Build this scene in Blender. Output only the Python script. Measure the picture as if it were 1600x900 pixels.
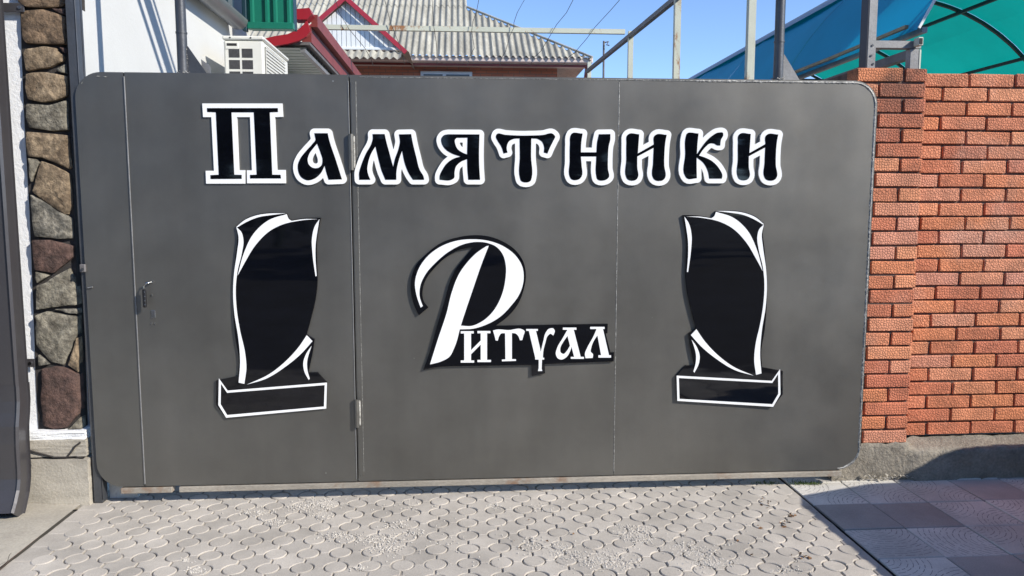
import bpy, math, random
import numpy as np
from mathutils import Vector, Matrix
from mathutils.geometry import tessellate_polygon

R = math.radians
random.seed(7)
scene = bpy.context.scene
for o in list(bpy.data.objects):
    bpy.data.objects.remove(o)

# ------------------------------------------------------------------ camera
CAM_Y, CAM_H, FPX, YAW, PITCH = -3.9, 1.5, 1200.0, R(3.9), R(6.0)
cam_d = bpy.data.cameras.new('camera')
cam_d.sensor_width = 36.0
cam_d.lens = 36.0 * FPX / 1600.0
cam_d.clip_start = 0.05
cam_d.clip_end = 2000
cam = bpy.data.objects.new('camera', cam_d)
scene.collection.objects.link(cam)
cam.location = (0, CAM_Y, CAM_H)
cam.rotation_euler = (math.pi / 2 - PITCH, 0, -YAW)
scene.camera = cam

# ------------------------------------------------------------------ sky, sun, exposure
SUN = Vector((1.5, -1.0, 1.15)).normalized()          # direction towards the sun
world = bpy.data.worlds.new('World')
scene.world = world
world.use_nodes = True
wn = world.node_tree.nodes
sky = wn.new('ShaderNodeTexSky')
sky.sky_type = 'NISHITA'
sky.sun_disc = False
sky.sun_elevation = math.asin(SUN.z)
sky.sun_rotation = math.atan2(SUN.x, SUN.y)
sky.air_density = 0.8
sky.dust_density = 0.0
sky.ozone_density = 3.0
sky.altitude = 2500
wn['Background'].inputs['Strength'].default_value = 0.15
world.node_tree.links.new(sky.outputs[0], wn['Background'].inputs[0])
sun_d = bpy.data.lights.new('sun', 'SUN')
sun_d.energy = 3.5
sun_d.angle = R(0.53)
sun_d.color = (1.0, 0.93, 0.82)
sun = bpy.data.objects.new('sun', sun_d)
scene.collection.objects.link(sun)
sun.rotation_euler = SUN.to_track_quat('Z', 'Y').to_euler()
sun.location = SUN * 30
vs = scene.view_settings
vs.view_transform = 'Standard'
vs.look = 'None'
vs.gamma = 1.0
vs.use_curve_mapping = False
vs.exposure = 0.86

# ------------------------------------------------------------------ survey: photo point -> point on a known plane of the place
_f = np.array([math.sin(YAW) * math.cos(PITCH), math.cos(YAW) * math.cos(PITCH), -math.sin(PITCH)])
_r = np.array([math.cos(YAW), -math.sin(YAW), 0.0])
_u = np.cross(_r, _f)
_c = np.array([0.0, CAM_Y, CAM_H])


def on(x, y, axis, value):
    d = _f + _r * (x - 800) / FPX - _u * (y - 450) / FPX
    t = (value - _c[axis]) / d[axis]
    return Vector(_c + d * t)


def onY(x, y, Y=0.0):
    return on(x, y, 1, Y)


def onZ(x, y, Z=0.0):
    return on(x, y, 2, Z)


# ------------------------------------------------------------------ materials
MATS = {}


def mat(name, col, rough=0.6, metal=0.0, var=0.25, scale=6.0, bump=0.0, bscale=60.0, spec=0.5, col2=None,
        fine=0.0, fscale=120.0, rand=0.0, coat=0.0, stretch=None, rvar=0.0, transl=0.0, bdist=0.01, bdet=6.0):
    m = bpy.data.materials.new(name)
    m.use_nodes = True
    nt = m.node_tree
    N, L = nt.nodes, nt.links
    b = N['Principled BSDF']
    geo = N.new('ShaderNodeNewGeometry')
    vec = geo.outputs['Position']
    if stretch:
        mp = N.new('ShaderNodeMapping')
        mp.inputs['Scale'].default_value = stretch
        L.new(vec, mp.inputs['Vector'])
        vec = mp.outputs['Vector']

    def noise(s, det=5.0, ro=0.6):
        n = N.new('ShaderNodeTexNoise')
        n.inputs['Scale'].default_value = s
        n.inputs['Detail'].default_value = det
        n.inputs['Roughness'].default_value = ro
        L.new(vec, n.inputs['Vector'])
        return n.outputs['Fac']

    c2 = col2 if col2 else tuple(max(0.0, c * (1 - var)) for c in col)
    ramp = N.new('ShaderNodeValToRGB')
    ramp.color_ramp.elements[0].position = 0.36
    ramp.color_ramp.elements[1].position = 0.64
    ramp.color_ramp.elements[0].color = (*c2, 1)
    ramp.color_ramp.elements[1].color = (*col, 1)
    L.new(noise(scale), ramp.inputs['Fac'])
    out = ramp.outputs['Color']
    if fine:
        mx = N.new('ShaderNodeMixRGB')
        mx.blend_type = 'MULTIPLY'
        mx.inputs['Fac'].default_value = 1.0
        r2 = N.new('ShaderNodeMapRange')
        r2.inputs['From Min'].default_value = 0.3
        r2.inputs['From Max'].default_value = 0.7
        r2.inputs['To Min'].default_value = 1 - fine
        r2.inputs['To Max'].default_value = 1.0
        L.new(noise(fscale, 3), r2.inputs['Value'])
        L.new(out, mx.inputs['Color1'])
        L.new(r2.outputs[0], mx.inputs['Color2'])
        out = mx.outputs['Color']
    if rand:
        oi = N.new('ShaderNodeObjectInfo')
        hs = N.new('ShaderNodeHueSaturation')
        mr = N.new('ShaderNodeMapRange')
        mr.inputs['To Min'].default_value = 1 - rand
        mr.inputs['To Max'].default_value = 1 + rand
        L.new(oi.outputs['Random'], mr.inputs['Value'])
        L.new(mr.outputs[0], hs.inputs['Value'])
        L.new(out, hs.inputs['Color'])
        out = hs.outputs['Color']
    L.new(out, b.inputs['Base Color'])
    b.inputs['Roughness'].default_value = rough
    b.inputs['Metallic'].default_value = metal
    b.inputs['Specular IOR Level'].default_value = spec
    b.inputs['Coat Weight'].default_value = coat
    b.inputs['Coat Roughness'].default_value = 0.05
    if rvar:
        mr = N.new('ShaderNodeMapRange')
        mr.inputs['From Min'].default_value = 0.3
        mr.inputs['From Max'].default_value = 0.7
        mr.inputs['To Min'].default_value = rough - rvar
        mr.inputs['To Max'].default_value = rough + rvar
        L.new(noise(scale * 2.3), mr.inputs['Value'])
        L.new(mr.outputs[0], b.inputs['Roughness'])
    if bump:
        bn = N.new('ShaderNodeBump')
        bn.inputs['Strength'].default_value = bump
        bn.inputs['Distance'].default_value = bdist
        L.new(noise(bscale, bdet, 0.65), bn.inputs['Height'])
        L.new(bn.outputs[0], b.inputs['Normal'])
    if transl:
        tr = N.new('ShaderNodeBsdfTranslucent')
        ms = N.new('ShaderNodeMixShader')
        ms.inputs['Fac'].default_value = transl
        L.new(out, tr.inputs['Color'])
        L.new(b.outputs[0], ms.inputs[1])
        L.new(tr.outputs[0], ms.inputs[2])
        L.new(ms.outputs[0], N['Material Output'].inputs['Surface'])
    MATS[name] = m
    return m


def nodes_of(m):
    return m.node_tree.nodes, m.node_tree.links, m.node_tree.nodes['Principled BSDF']


def rust_on(m, rust=(0.20, 0.075, 0.03), scale=9.0, lo=0.56, hi=0.66, stretch=(1, 1, 1)):
    N, L, b = nodes_of(m)
    src = b.inputs['Base Color'].links[0].from_socket
    geo = N.new('ShaderNodeNewGeometry')
    mp = N.new('ShaderNodeMapping')
    mp.inputs['Scale'].default_value = stretch
    L.new(geo.outputs['Position'], mp.inputs['Vector'])
    n = N.new('ShaderNodeTexNoise')
    n.inputs['Scale'].default_value = scale
    n.inputs['Detail'].default_value = 6
    n.inputs['Roughness'].default_value = 0.7
    L.new(mp.outputs[0], n.inputs['Vector'])
    r = N.new('ShaderNodeMapRange')
    r.inputs['From Min'].default_value = lo
    r.inputs['From Max'].default_value = hi
    L.new(n.outputs['Fac'], r.inputs['Value'])
    mx = N.new('ShaderNodeMixRGB')
    mx.inputs['Color2'].default_value = (*rust, 1)
    L.new(r.outputs[0], mx.inputs['Fac'])
    L.new(src, mx.inputs['Color1'])
    L.new(mx.outputs[0], b.inputs['Base Color'])
    return m


M_gate = mat('grey_gate_paint', (0.205, 0.198, 0.180), 0.50, 0.80, var=0.2, scale=1.7, fine=0.10, fscale=420,
             bump=0.7, bscale=1.8, bdist=0.014, rvar=0.05, bdet=1.0)
# fine hammered grain plus the slow waviness of sheet metal
_N, _L, _b = nodes_of(M_gate)
_g = _N.new('ShaderNodeNewGeometry')
_n = _N.new('ShaderNodeTexNoise'); _n.inputs['Scale'].default_value = 260; _n.inputs['Detail'].default_value = 2
_L.new(_g.outputs['Position'], _n.inputs['Vector'])
_bp = _N.new('ShaderNodeBump'); _bp.inputs['Strength'].default_value = 0.05; _bp.inputs['Distance'].default_value = 0.002
_L.new(_n.outputs['Fac'], _bp.inputs['Height'])
_L.new(_b.inputs['Normal'].links[0].from_socket, _bp.inputs['Normal'])
_L.new(_bp.outputs[0], _b.inputs['Normal'])

def chips_on(m, col=(0.55, 0.55, 0.53)):
    N, L, b = nodes_of(m)
    src = b.inputs['Base Color'].links[0].from_socket
    g = N.new('ShaderNodeNewGeometry')
    v = N.new('ShaderNodeTexVoronoi')
    v.inputs['Scale'].default_value = 7.0
    L.new(g.outputs['Position'], v.inputs['Vector'])
    r = N.new('ShaderNodeMapRange')
    r.inputs['From Min'].default_value = 0.032
    r.inputs['From Max'].default_value = 0.016
    L.new(v.outputs['Distance'], r.inputs['Value'])
    n = N.new('ShaderNodeTexNoise')
    n.inputs['Scale'].default_value = 3.0
    L.new(g.outputs['Position'], n.inputs['Vector'])
    r2 = N.new('ShaderNodeMapRange')
    r2.inputs['From Min'].default_value = 0.53
    r2.inputs['From Max'].default_value = 0.6
    L.new(n.outputs['Fac'], r2.inputs['Value'])
    mu = N.new('ShaderNodeMath')
    mu.operation = 'MULTIPLY'
    L.new(r.outputs[0], mu.inputs[0])
    L.new(r2.outputs[0], mu.inputs[1])
    # faint sheen streaks painted into the colour, drawn out down the sheet
    mp = N.new('ShaderNodeMapping')
    mp.inputs['Scale'].default_value = (5, 1, 0.6)
    L.new(g.outputs['Position'], mp.inputs['Vector'])
    n2 = N.new('ShaderNodeTexNoise')
    n2.inputs['Scale'].default_value = 1.0
    n2.inputs['Detail'].default_value = 6
    L.new(mp.outputs[0], n2.inputs['Vector'])
    r3 = N.new('ShaderNodeMapRange')
    r3.inputs['From Min'].default_value = 0.35
    r3.inputs['From Max'].default_value = 0.7
    r3.inputs['To Min'].default_value = 0.94
    r3.inputs['To Max'].default_value = 1.06
    L.new(n2.outputs['Fac'], r3.inputs['Value'])
    m1 = N.new('ShaderNodeMixRGB')
    m1.blend_type = 'MULTIPLY'
    m1.inputs['Fac'].default_value = 1
    L.new(src, m1.inputs['Color1'])
    L.new(r3.outputs[0], m1.inputs['Color2'])
    mx = N.new('ShaderNodeMixRGB')
    mx.inputs['Color2'].default_value = (*col, 1)
    L.new(mu.outputs[0], mx.inputs['Fac'])
    L.new(m1.outputs[0], mx.inputs['Color1'])
    L.new(mx.outputs[0], b.inputs['Base Color'])


chips_on(M_gate)
M_weldband = mat('ground_weld', (0.40, 0.40, 0.38), 0.5, 0.5, var=0.0, col2=(0.13, 0.13, 0.13), scale=95, bump=0.8, bscale=210, bdist=0.004)
M_steel = mat('dark_grey_steel', (0.11, 0.115, 0.125), 0.42, 0.5, var=0.25, scale=7, fine=0.15, bump=0.1, bscale=80, rvar=0.08)
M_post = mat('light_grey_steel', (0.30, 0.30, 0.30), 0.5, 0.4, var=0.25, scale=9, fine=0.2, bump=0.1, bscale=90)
M_weld = mat('bare_weld_metal', (0.62, 0.61, 0.57), 0.5, 0.25, var=0.6, scale=60, bump=0.6, bscale=220)
M_bar = rust_on(mat('dusty_flat_bar', (0.42, 0.38, 0.32), 0.7, 0.1, var=0.3, scale=5, fine=0.3, bump=0.2, bscale=90,
                    stretch=(0.4, 1, 1)), (0.22, 0.13, 0.08), 6, 0.55, 0.7)
M_chrome = mat('worn_chrome', (0.75, 0.75, 0.74), 0.18, 1.0, var=0.2, scale=40)
M_dark = mat('black_plastic', (0.012, 0.012, 0.014), 0.4, var=0.3, scale=30)
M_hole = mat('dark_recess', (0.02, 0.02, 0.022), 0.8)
M_white = mat('white_acrylic', (0.88, 0.89, 0.89), 0.28, var=0.04, scale=5)
M_black = mat('black_acrylic', (0.003, 0.0035, 0.006), 0.05, var=0.3, scale=9, spec=0.5, bump=0.16, bscale=3.5, bdist=0.008, bdet=2.0, stretch=(0.5, 1, 2.0))
M_edge = mat('black_acrylic_edge', (0.010, 0.010, 0.013), 0.35, var=0.2, scale=9)
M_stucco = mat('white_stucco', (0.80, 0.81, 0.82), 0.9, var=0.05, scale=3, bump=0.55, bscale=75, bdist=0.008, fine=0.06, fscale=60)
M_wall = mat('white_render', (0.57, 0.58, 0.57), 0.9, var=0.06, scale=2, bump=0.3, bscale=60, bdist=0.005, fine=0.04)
M_mortar_dark = mat('dark_mortar', (0.045, 0.04, 0.038), 0.95, var=0.3, scale=20, bump=0.5, bscale=120)
M_mortar = mat('brown_mortar', (0.16, 0.105, 0.085), 0.95, var=0.4, scale=14, bump=0.5, bscale=140)
M_conc = mat('grey_concrete', (0.36, 0.325, 0.27), 0.92, var=0.35, scale=4.5, bump=0.9, bscale=42, fine=0.35, fscale=75, bdist=0.014)
M_conc2 = mat('pale_concrete', (0.47, 0.43, 0.36), 0.92, var=0.22, scale=2.5, bump=0.4, bscale=70, fine=0.2, fscale=90)
M_pave = mat('paver_concrete', (0.55, 0.505, 0.445), 0.93, var=0.24, scale=3.4, bump=0.55, bscale=190, fine=0.28, fscale=260, rand=0.10, bdist=0.004)
M_sand = mat('joint_sand', (0.46, 0.42, 0.365), 0.95, var=0.5, scale=7, bump=0.7, bscale=220, bdist=0.004)
M_tiledark = mat('plain_slab_concrete', (0.47, 0.44, 0.41), 0.85, var=0.2, scale=3.2, bump=0.3, bscale=160, fine=0.2, fscale=150, rand=0.15, bdist=0.004)
M_navy = mat('dark_blue_grey', (0.022, 0.026, 0.04), 0.5, 0.0, var=0.2, scale=8)
M_groove = mat('painted_groove_shade', (0.30, 0.28, 0.265), 0.95, var=0.3, scale=30)  # groove shade painted as flat dark strips on the slabs
M_guttergrey = mat('grey_gutter_sheet', (0.17, 0.175, 0.185), 0.35, 0.3, var=0.12)
M_tile = mat('slab_concrete', (0.74, 0.71, 0.65), 0.85, var=0.25, scale=3.2, bump=0.35, bscale=160, fine=0.2, fscale=150, rand=0.12, bdist=0.004)
M_gravel = mat('pale_crumbs', (0.62, 0.58, 0.52), 0.95, var=0.3, scale=60)
M_asph = mat('dusty_asphalt', (0.085, 0.081, 0.075), 0.95, var=0.3, scale=3, bump=0.5, bscale=120)
M_yard = mat('yard_concrete', (0.32, 0.30, 0.27), 0.95, var=0.3, scale=2, bump=0.3)
M_pipe_brown = mat('brown_grey_coated_sheet', (0.066, 0.063, 0.068), 0.34, 0.25, var=0.12, scale=3, fine=0.08, bump=0.05, bscale=40, coat=0.2)
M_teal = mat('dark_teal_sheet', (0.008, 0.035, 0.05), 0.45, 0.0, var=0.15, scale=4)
M_green = mat('green_coated_sheet', (0.008, 0.16, 0.105), 0.38, 0.0, var=0.12, scale=4, fine=0.06)
M_red = mat('red_coated_sheet', (0.37, 0.022, 0.035), 0.35, 0.0, var=0.12, scale=4, fine=0.06, coat=0.2)
M_redbrown = mat('weathered_red_sheet', (0.23, 0.045, 0.04), 0.5, 0.0, var=0.25, scale=5, fine=0.1)
M_soffit = mat('pale_grey_profiled_sheet', (0.44, 0.46, 0.42), 0.6, 0.1, var=0.12, scale=3)
M_ac = mat('white_appliance_paint', (0.70, 0.70, 0.65), 0.4, var=0.06, scale=6)
M_coil = mat('grey_fins', (0.07, 0.07, 0.075), 0.6, 0.3, var=0.3, scale=60)
M_slate = mat('weathered_wavy_slate', (0.47, 0.455, 0.39), 0.95, var=0.35, scale=1.8, fine=0.3, fscale=14, bump=0.3, bscale=30,
              stretch=(2.2, 0.5, 0.5), rand=0.07)
M_siding = mat('white_board', (0.72, 0.75, 0.76), 0.6, var=0.06, scale=3)
M_gutterp = mat('pink_white_gutter', (0.62, 0.52, 0.47), 0.5, var=0.15, scale=2)
M_housebrick = mat('far_brick', (0.30, 0.10, 0.07), 0.9)
M_alu = mat('silver_frame', (0.62, 0.65, 0.68), 0.35, 0.3, var=0.08)
M_glass = mat('window_glass', (0.03, 0.04, 0.05), 0.05, var=0.1)
M_frame = rust_on(mat('pale_green_paint', (0.60, 0.63, 0.53), 0.65, var=0.1, scale=4, fine=0.12), (0.30, 0.14, 0.06), 4.0, 0.56, 0.64, (1.6, 1.0, 0.8))
M_rail = mat('weathered_grey_tube', (0.16, 0.15, 0.15), 0.6, 0.2, var=0.3, scale=6)
M_wire = mat('dark_wire', (0.03, 0.03, 0.03), 0.7)
M_skysheet = mat('sky_tinted_canopy_sheet', (0.002, 0.33, 0.60), 0.45, var=0.12, scale=1.2, transl=0.45)  # sky reflection on the green sheets, put into the base colour
M_greensheet = mat('green_canopy_sheet', (0.002, 0.19, 0.165), 0.5, var=0.14, scale=1.4, transl=0.85)
M_canrib = mat('canopy_rib_steel', (0.05, 0.06, 0.065), 0.55, 0.2, var=0.3, scale=6)
M_greystrip = mat('grey_canopy_trim', (0.30, 0.33, 0.36), 0.45, 0.2, var=0.15)
M_timber = mat('weathered_batten', (0.38, 0.33, 0.22), 0.8, var=0.3, scale=10, fine=0.2)
M_whitestrip = mat('white_trim', (0.75, 0.78, 0.78), 0.5, var=0.1)
M_rubber = mat('tyre_rubber', (0.02, 0.02, 0.02), 0.8)
M_carpaint = mat('dark_car_paint', (0.05, 0.055, 0.07), 0.25, 0.3, var=0.05, coat=0.6)
M_leaf = mat('leaf', (0.06, 0.10, 0.03), 0.6, var=0.5, scale=2)
M_grass = mat('weed', (0.10, 0.16, 0.03), 0.7, var=0.4, scale=30)
M_deadleaf = mat('dry_leaf', (0.20, 0.10, 0.04), 0.8, var=0.4, scale=60)


def brick_material():
    m = bpy.data.materials.new('orange_rustic_brick')
    m.use_nodes = True
    N, L, b = nodes_of(m)
    oi = N.new('ShaderNodeObjectInfo')
    ramp = N.new('ShaderNodeValToRGB')
    cr = ramp.color_ramp
    cols = [(0.0, (0.50, 0.16, 0.09)), (0.25, (0.66, 0.24, 0.11)), (0.5, (0.57, 0.18, 0.10)), (0.75, (0.70, 0.285, 0.145)), (1.0, (0.60, 0.26, 0.175))]
    cr.elements[0].position, cr.elements[0].color = 0, (*cols[0][1], 1)
    cr.elements[1].position, cr.elements[1].color = 1, (*cols[-1][1], 1)
    for p, c in cols[1:-1]:
        e = cr.elements.new(p)
        e.color = (*c, 1)
    L.new(oi.outputs['Random'], ramp.inputs['Fac'])
    geo = N.new('ShaderNodeNewGeometry')
    n1 = N.new('ShaderNodeTexNoise')
    n1.inputs['Scale'].default_value = 9
    n1.inputs['Detail'].default_value = 5
    L.new(geo.outputs['Position'], n1.inputs['Vector'])
    mr = N.new('ShaderNodeMapRange')
    mr.inputs['From Min'].default_value = 0.35
    mr.inputs['From Max'].default_value = 0.7
    mr.inputs['To Min'].default_value = 1.1
    mr.inputs['To Max'].default_value = 0.72
    L.new(n1.outputs['Fac'], mr.inputs['Value'])
    mul = N.new('ShaderNodeMixRGB')
    mul.blend_type = 'MULTIPLY'
    mul.inputs['Fac'].default_value = 1
    L.new(ramp.outputs[0], mul.inputs['Color1'])
    L.new(mr.outputs[0], mul.inputs['Color2'])
    # pale bloom on some bricks
    n2 = N.new('ShaderNodeTexNoise')
    n2.inputs['Scale'].default_value = 3.2
    n2.inputs['Detail'].default_value = 6
    L.new(geo.outputs['Position'], n2.inputs['Vector'])
    mb = N.new('ShaderNodeMapRange')
    mb.inputs['From Min'].default_value = 0.54
    mb.inputs['From Max'].default_value = 0.75
    mb.inputs['To Max'].default_value = 0.45
    L.new(n2.outputs['Fac'], mb.inputs['Value'])
    mx = N.new('ShaderNodeMixRGB')
    mx.inputs['Color2'].default_value = (0.60, 0.36, 0.27, 1)
    L.new(mb.outputs[0], mx.inputs['Fac'])
    L.new(mul.outputs[0], mx.inputs['Color1'])
    # soot: damp stain at the head of the pillar (has its own ragged shape)
    sep = N.new('ShaderNodeSeparateXYZ')
    L.new(geo.outputs['Position'], sep.inputs[0])
    n3 = N.new('ShaderNodeTexNoise')
    n3.inputs['Scale'].default_value = 7
    n3.inputs['Detail'].default_value = 5
    L.new(geo.outputs['Position'], n3.inputs['Vector'])

    def band(sock, a, c):
        q = N.new('ShaderNodeMapRange')
        q.inputs['From Min'].default_value = a
        q.inputs['From Max'].default_value = c
        L.new(sock, q.inputs['Value'])
        return q.outputs[0]

    def mulv(a, c):
        q = N.new('ShaderNodeMath')
        q.operation = 'MULTIPLY'
        L.new(a, q.inputs[0])
        L.new(c, q.inputs[1])
        return q.outputs[0]
    k = mulv(mulv(band(sep.outputs['Z'], 1.78, 2.1), band(sep.outputs['X'], 2.56, 2.46)), band(n3.outputs['Fac'], 0.36, 0.56))
    mk = N.new('ShaderNodeMixRGB')
    mk.inputs['Color2'].default_value = (0.12, 0.055, 0.035, 1)
    sc = N.new('ShaderNodeMath')
    sc.operation = 'MULTIPLY'
    sc.inputs[1].default_value = 0.7
    L.new(k, sc.inputs[0])
    L.new(sc.outputs[0], mk.inputs['Fac'])
    L.new(mx.outputs[0], mk.inputs['Color1'])
    # scaly embossed face
    vo = N.new('ShaderNodeTexVoronoi')
    vo.feature = 'DISTANCE_TO_EDGE'
    vo.inputs['Scale'].default_value = 72
    vo.inputs['Randomness'].default_value = 0.75
    L.new(geo.outputs['Position'], vo.inputs['Vector'])
    ve = N.new('ShaderNodeMapRange')
    ve.inputs['From Max'].default_value = 0.22
    L.new(vo.outputs['Distance'], ve.inputs['Value'])
    dk = N.new('ShaderNodeMixRGB')
    dk.blend_type = 'MULTIPLY'
    dr = N.new('ShaderNodeMapRange')
    dr.inputs['To Min'].default_value = 0.74
    dr.inputs['To Max'].default_value = 1.06
    L.new(ve.outputs[0], dr.inputs['Value'])
    dk.inputs['Fac'].default_value = 1
    L.new(mk.outputs[0], dk.inputs['Color1'])
    L.new(dr.outputs[0], dk.inputs['Color2'])
    L.new(dk.outputs[0], b.inputs['Base Color'])
    bp = N.new('ShaderNodeBump')
    bp.inputs['Strength'].default_value = 0.65
    bp.inputs['Distance'].default_value = 0.004
    L.new(ve.outputs[0], bp.inputs['Height'])
    L.new(bp.outputs[0], b.inputs['Normal'])
    b.inputs['Roughness'].default_value = 0.85
    return m


M_brick = brick_material()


def stone_material(name, a, c):
    return mat(name, a, 0.9, var=0.0, col2=c, scale=13, bump=1.0, bscale=60, fine=0.62, fscale=42, bdist=0.010)


STONE = [stone_material('brown_fieldstone', (0.31, 0.21, 0.13), (0.14, 0.095, 0.06)),
         stone_material('tan_fieldstone', (0.43, 0.325, 0.21), (0.19, 0.135, 0.085)),
         stone_material('grey_fieldstone', (0.35, 0.32, 0.25), (0.17, 0.15, 0.115)),
         stone_material('red_brown_fieldstone', (0.17, 0.10, 0.08), (0.095, 0.06, 0.05)),
         stone_material('speckled_fieldstone', (0.45, 0.41, 0.33), (0.11, 0.105, 0.09))]

_N, _L, _b = nodes_of(M_housebrick)
_bt = _N.new('ShaderNodeTexBrick')
_bt.inputs['Color1'].default_value = (0.50, 0.19, 0.12, 1)
_bt.inputs['Color2'].default_value = (0.40, 0.145, 0.095, 1)
_bt.inputs['Mortar'].default_value = (0.22, 0.15, 0.12, 1)
_bt.inputs['Scale'].default_value = 1.0
_bt.inputs['Mortar Size'].default_value = 0.008
_bt.inputs['Brick Width'].default_value = 0.26
_bt.inputs['Row Height'].default_value = 0.077
_g = _N.new('ShaderNodeNewGeometry')
_sx = _N.new('ShaderNodeSeparateXYZ')
_cx = _N.new('ShaderNodeCombineXYZ')
_L.new(_g.outputs['Position'], _sx.inputs[0])
_L.new(_sx.outputs['X'], _cx.inputs['X'])
_L.new(_sx.outputs['Z'], _cx.inputs['Y'])
_L.new(_cx.outputs[0], _bt.inputs['Vector'])
_L.new(_bt.outputs['Color'], _b.inputs['Base Color'])

# ------------------------------------------------------------------ mesh helpers
COL = scene.collection


class MB:
    def __init__(self):
        self.v, self.f, self.s = [], [], []

    def add(self, verts, faces, smooth=False):
        n = len(self.v)
        self.v += [tuple(p) for p in verts]
        self.f += [tuple(i + n for i in f) for f in faces]
        self.s += [smooth] * len(faces)
        return self

    def box(self, x0, x1, y0, y1, z0, z1):
        v = [(x, y, z) for z in (z0, z1) for y in (y0, y1) for x in (x0, x1)]
        return self.add(v, [(0, 2, 3, 1), (4, 5, 7, 6), (0, 1, 5, 4), (2, 6, 7, 3), (0, 4, 6, 2), (1, 3, 7, 5)])

    def bbox(self, x0, x1, y0, y1, z0, z1, b=0.003):
        """box with chamfered edges"""
        import itertools
        b = min(b, (x1 - x0) * .45, (y1 - y0) * .45, (z1 - z0) * .45)
        lo, hi = (x0, y0, z0), (x1, y1, z1)
        V, idx = [], {}
        for sx, sy, sz in itertools.product((0, 1), repeat=3):
            s = (sx, sy, sz)
            for ax in range(3):
                p = []
                for k in range(3):
                    e = hi[k] if s[k] else lo[k]
                    if k != ax:
                        e += -b if s[k] else b
                    p.append(e)
                idx[(s, ax)] = len(V)
                V.append(p)
        F = []
        for ax in range(3):
            o = [k for k in range(3) if k != ax]
            for sd in (0, 1):
                q = []
                for a, c in ((0, 0), (1, 0), (1, 1), (0, 1)):
                    s = [0, 0, 0]
                    s[ax] = sd
                    s[o[0]], s[o[1]] = a, c
                    q.append(idx[(tuple(s), ax)])
                F.append(tuple(q))
        for ax in range(3):
            o = [k for k in range(3) if k != ax]
            for a, c in itertools.product((0, 1), repeat=2):
                s0, s1 = [0, 0, 0], [0, 0, 0]
                s0[o[0]] = s1[o[0]] = a
                s0[o[1]] = s1[o[1]] = c
                s1[ax] = 1
                s0, s1 = tuple(s0), tuple(s1)
                F.append((idx[(s0, o[0])], idx[(s1, o[0])], idx[(s1, o[1])], idx[(s0, o[1])]))
        for s in itertools.product((0, 1), repeat=3):
            F.append(tuple(idx[(s, k)] for k in range(3)))
        cen = Vector([(lo[k] + hi[k]) / 2 for k in range(3)])
        G = []
        for f in F:
            p = [Vector(V[i]) for i in f]
            n = (p[1] - p[0]).cross(p[2] - p[0])
            m = sum(p, Vector()) / len(p) - cen
            G.append(f if n.dot(m) > 0 else tuple(reversed(f)))
        return self.add(V, G)

    def tube(self, pts, r, n=8, caps=True, square=False, smooth=True, rz=None):
        pts = [Vector(p) for p in pts]
        if square:
            n = 4
            smooth = False
        rings = []
        for i, p in enumerate(pts):
            a = pts[i] - pts[i - 1] if i else pts[1] - pts[0]
            c = pts[i + 1] - pts[i] if i < len(pts) - 1 else a
            d = (a.normalized() + c.normalized()).normalized()
            up = Vector((0, 0, 1)) if abs(d.z) < 0.9 else Vector((0, 1, 0))
            s = d.cross(up).normalized()
            t = s.cross(d).normalized()
            rr = r[i] if isinstance(r, (list, tuple)) else r
            ring = []
            for k in range(n):
                if square:
                    sx, sy = ((1, 1), (-1, 1), (-1, -1), (1, -1))[k]
                    r2 = rr if rz is None else rz
                    ring.append(p + s * sx * rr + t * sy * r2)
                else:
                    an = 2 * math.pi * k / n
                    ring.append(p + s * math.cos(an) * rr + t * math.sin(an) * rr)
            rings.append(ring)
        v = [q for ring in rings for q in ring]
        f = []
        for i in range(len(rings) - 1):
            for k in range(n):
                k2 = (k + 1) % n
                f.append((i * n + k, i * n + k2, (i + 1) * n + k2, (i + 1) * n + k))
        self.add(v, f, smooth)
        if caps:
            self.add(rings[0], [tuple(range(n))])
            self.add(rings[-1], [tuple(reversed(range(n)))])
        return self

    def plate(self, loops, fn0, fn1):
        """flat plate: loops = [outer, hole, ...] of 2-D points; fn0 / fn1 map a 2-D point to the front / back face"""
        flat = [p for lp in loops for p in lp]
        tris = tessellate_polygon([[Vector((p[0], p[1], 0)) for p in lp] for lp in loops])
        fr = [Vector(fn0(p)) for p in flat]
        bk = [Vector(fn1(p)) for p in flat]
        want = (fr[0] - bk[0])
        F = []
        for t in tris:
            nrm = (fr[t[1]] - fr[t[0]]).cross(fr[t[2]] - fr[t[0]])
            F.append(tuple(t) if nrm.dot(want) > 0 else tuple(reversed(t)))
        self.add(fr, F)
        self.add(bk, [tuple(reversed(t)) for t in F])
        for lp in loops:
            n = len(lp)
            v = [fn0(p) for p in lp] + [fn1(p) for p in lp]
            self.add(v, [(i, (i + 1) % n, n + (i + 1) % n, n + i) for i in range(n)])
        return self

    def mesh(self, name):
        me = bpy.data.meshes.new(name)
        me.from_pydata(self.v, [], self.f)
        me.polygons.foreach_set('use_smooth', self.s)
        me.update()
        return me


def put(name, mb, m, parent=None, loc=None, recalc=False):
    me = mb.mesh(name) if isinstance(mb, MB) else mb
    if recalc:
        import bmesh
        bm = bmesh.new()
        bm.from_mesh(me)
        bmesh.ops.recalc_face_normals(bm, faces=bm.faces)
        bm.to_mesh(me)
        bm.free()
    if m and not me.materials:
        me.materials.append(m)
    o = bpy.data.objects.new(name, me)
    COL.objects.link(o)
    if loc is not None:
        o.location = loc
    if parent is not None:
        o.parent = parent
        top = parent
        off = Vector((0, 0, 0))
        while top is not None:
            off += Vector(top.location) if top.type == 'EMPTY' else Vector((0, 0, 0))
            top = top.parent
        if parent.type == 'EMPTY':
            o.matrix_parent_inverse = Matrix.Translation(-off)
        else:
            o.matrix_parent_inverse = Matrix.Translation(-Vector(parent.location))
    return o


def tag(o, label, cat, group=None):
    o['label'] = label
    o['category'] = cat
    if 'kind' not in o:
        o['kind'] = 'thing'
    if group:
        o['group'] = group
    return o


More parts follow.
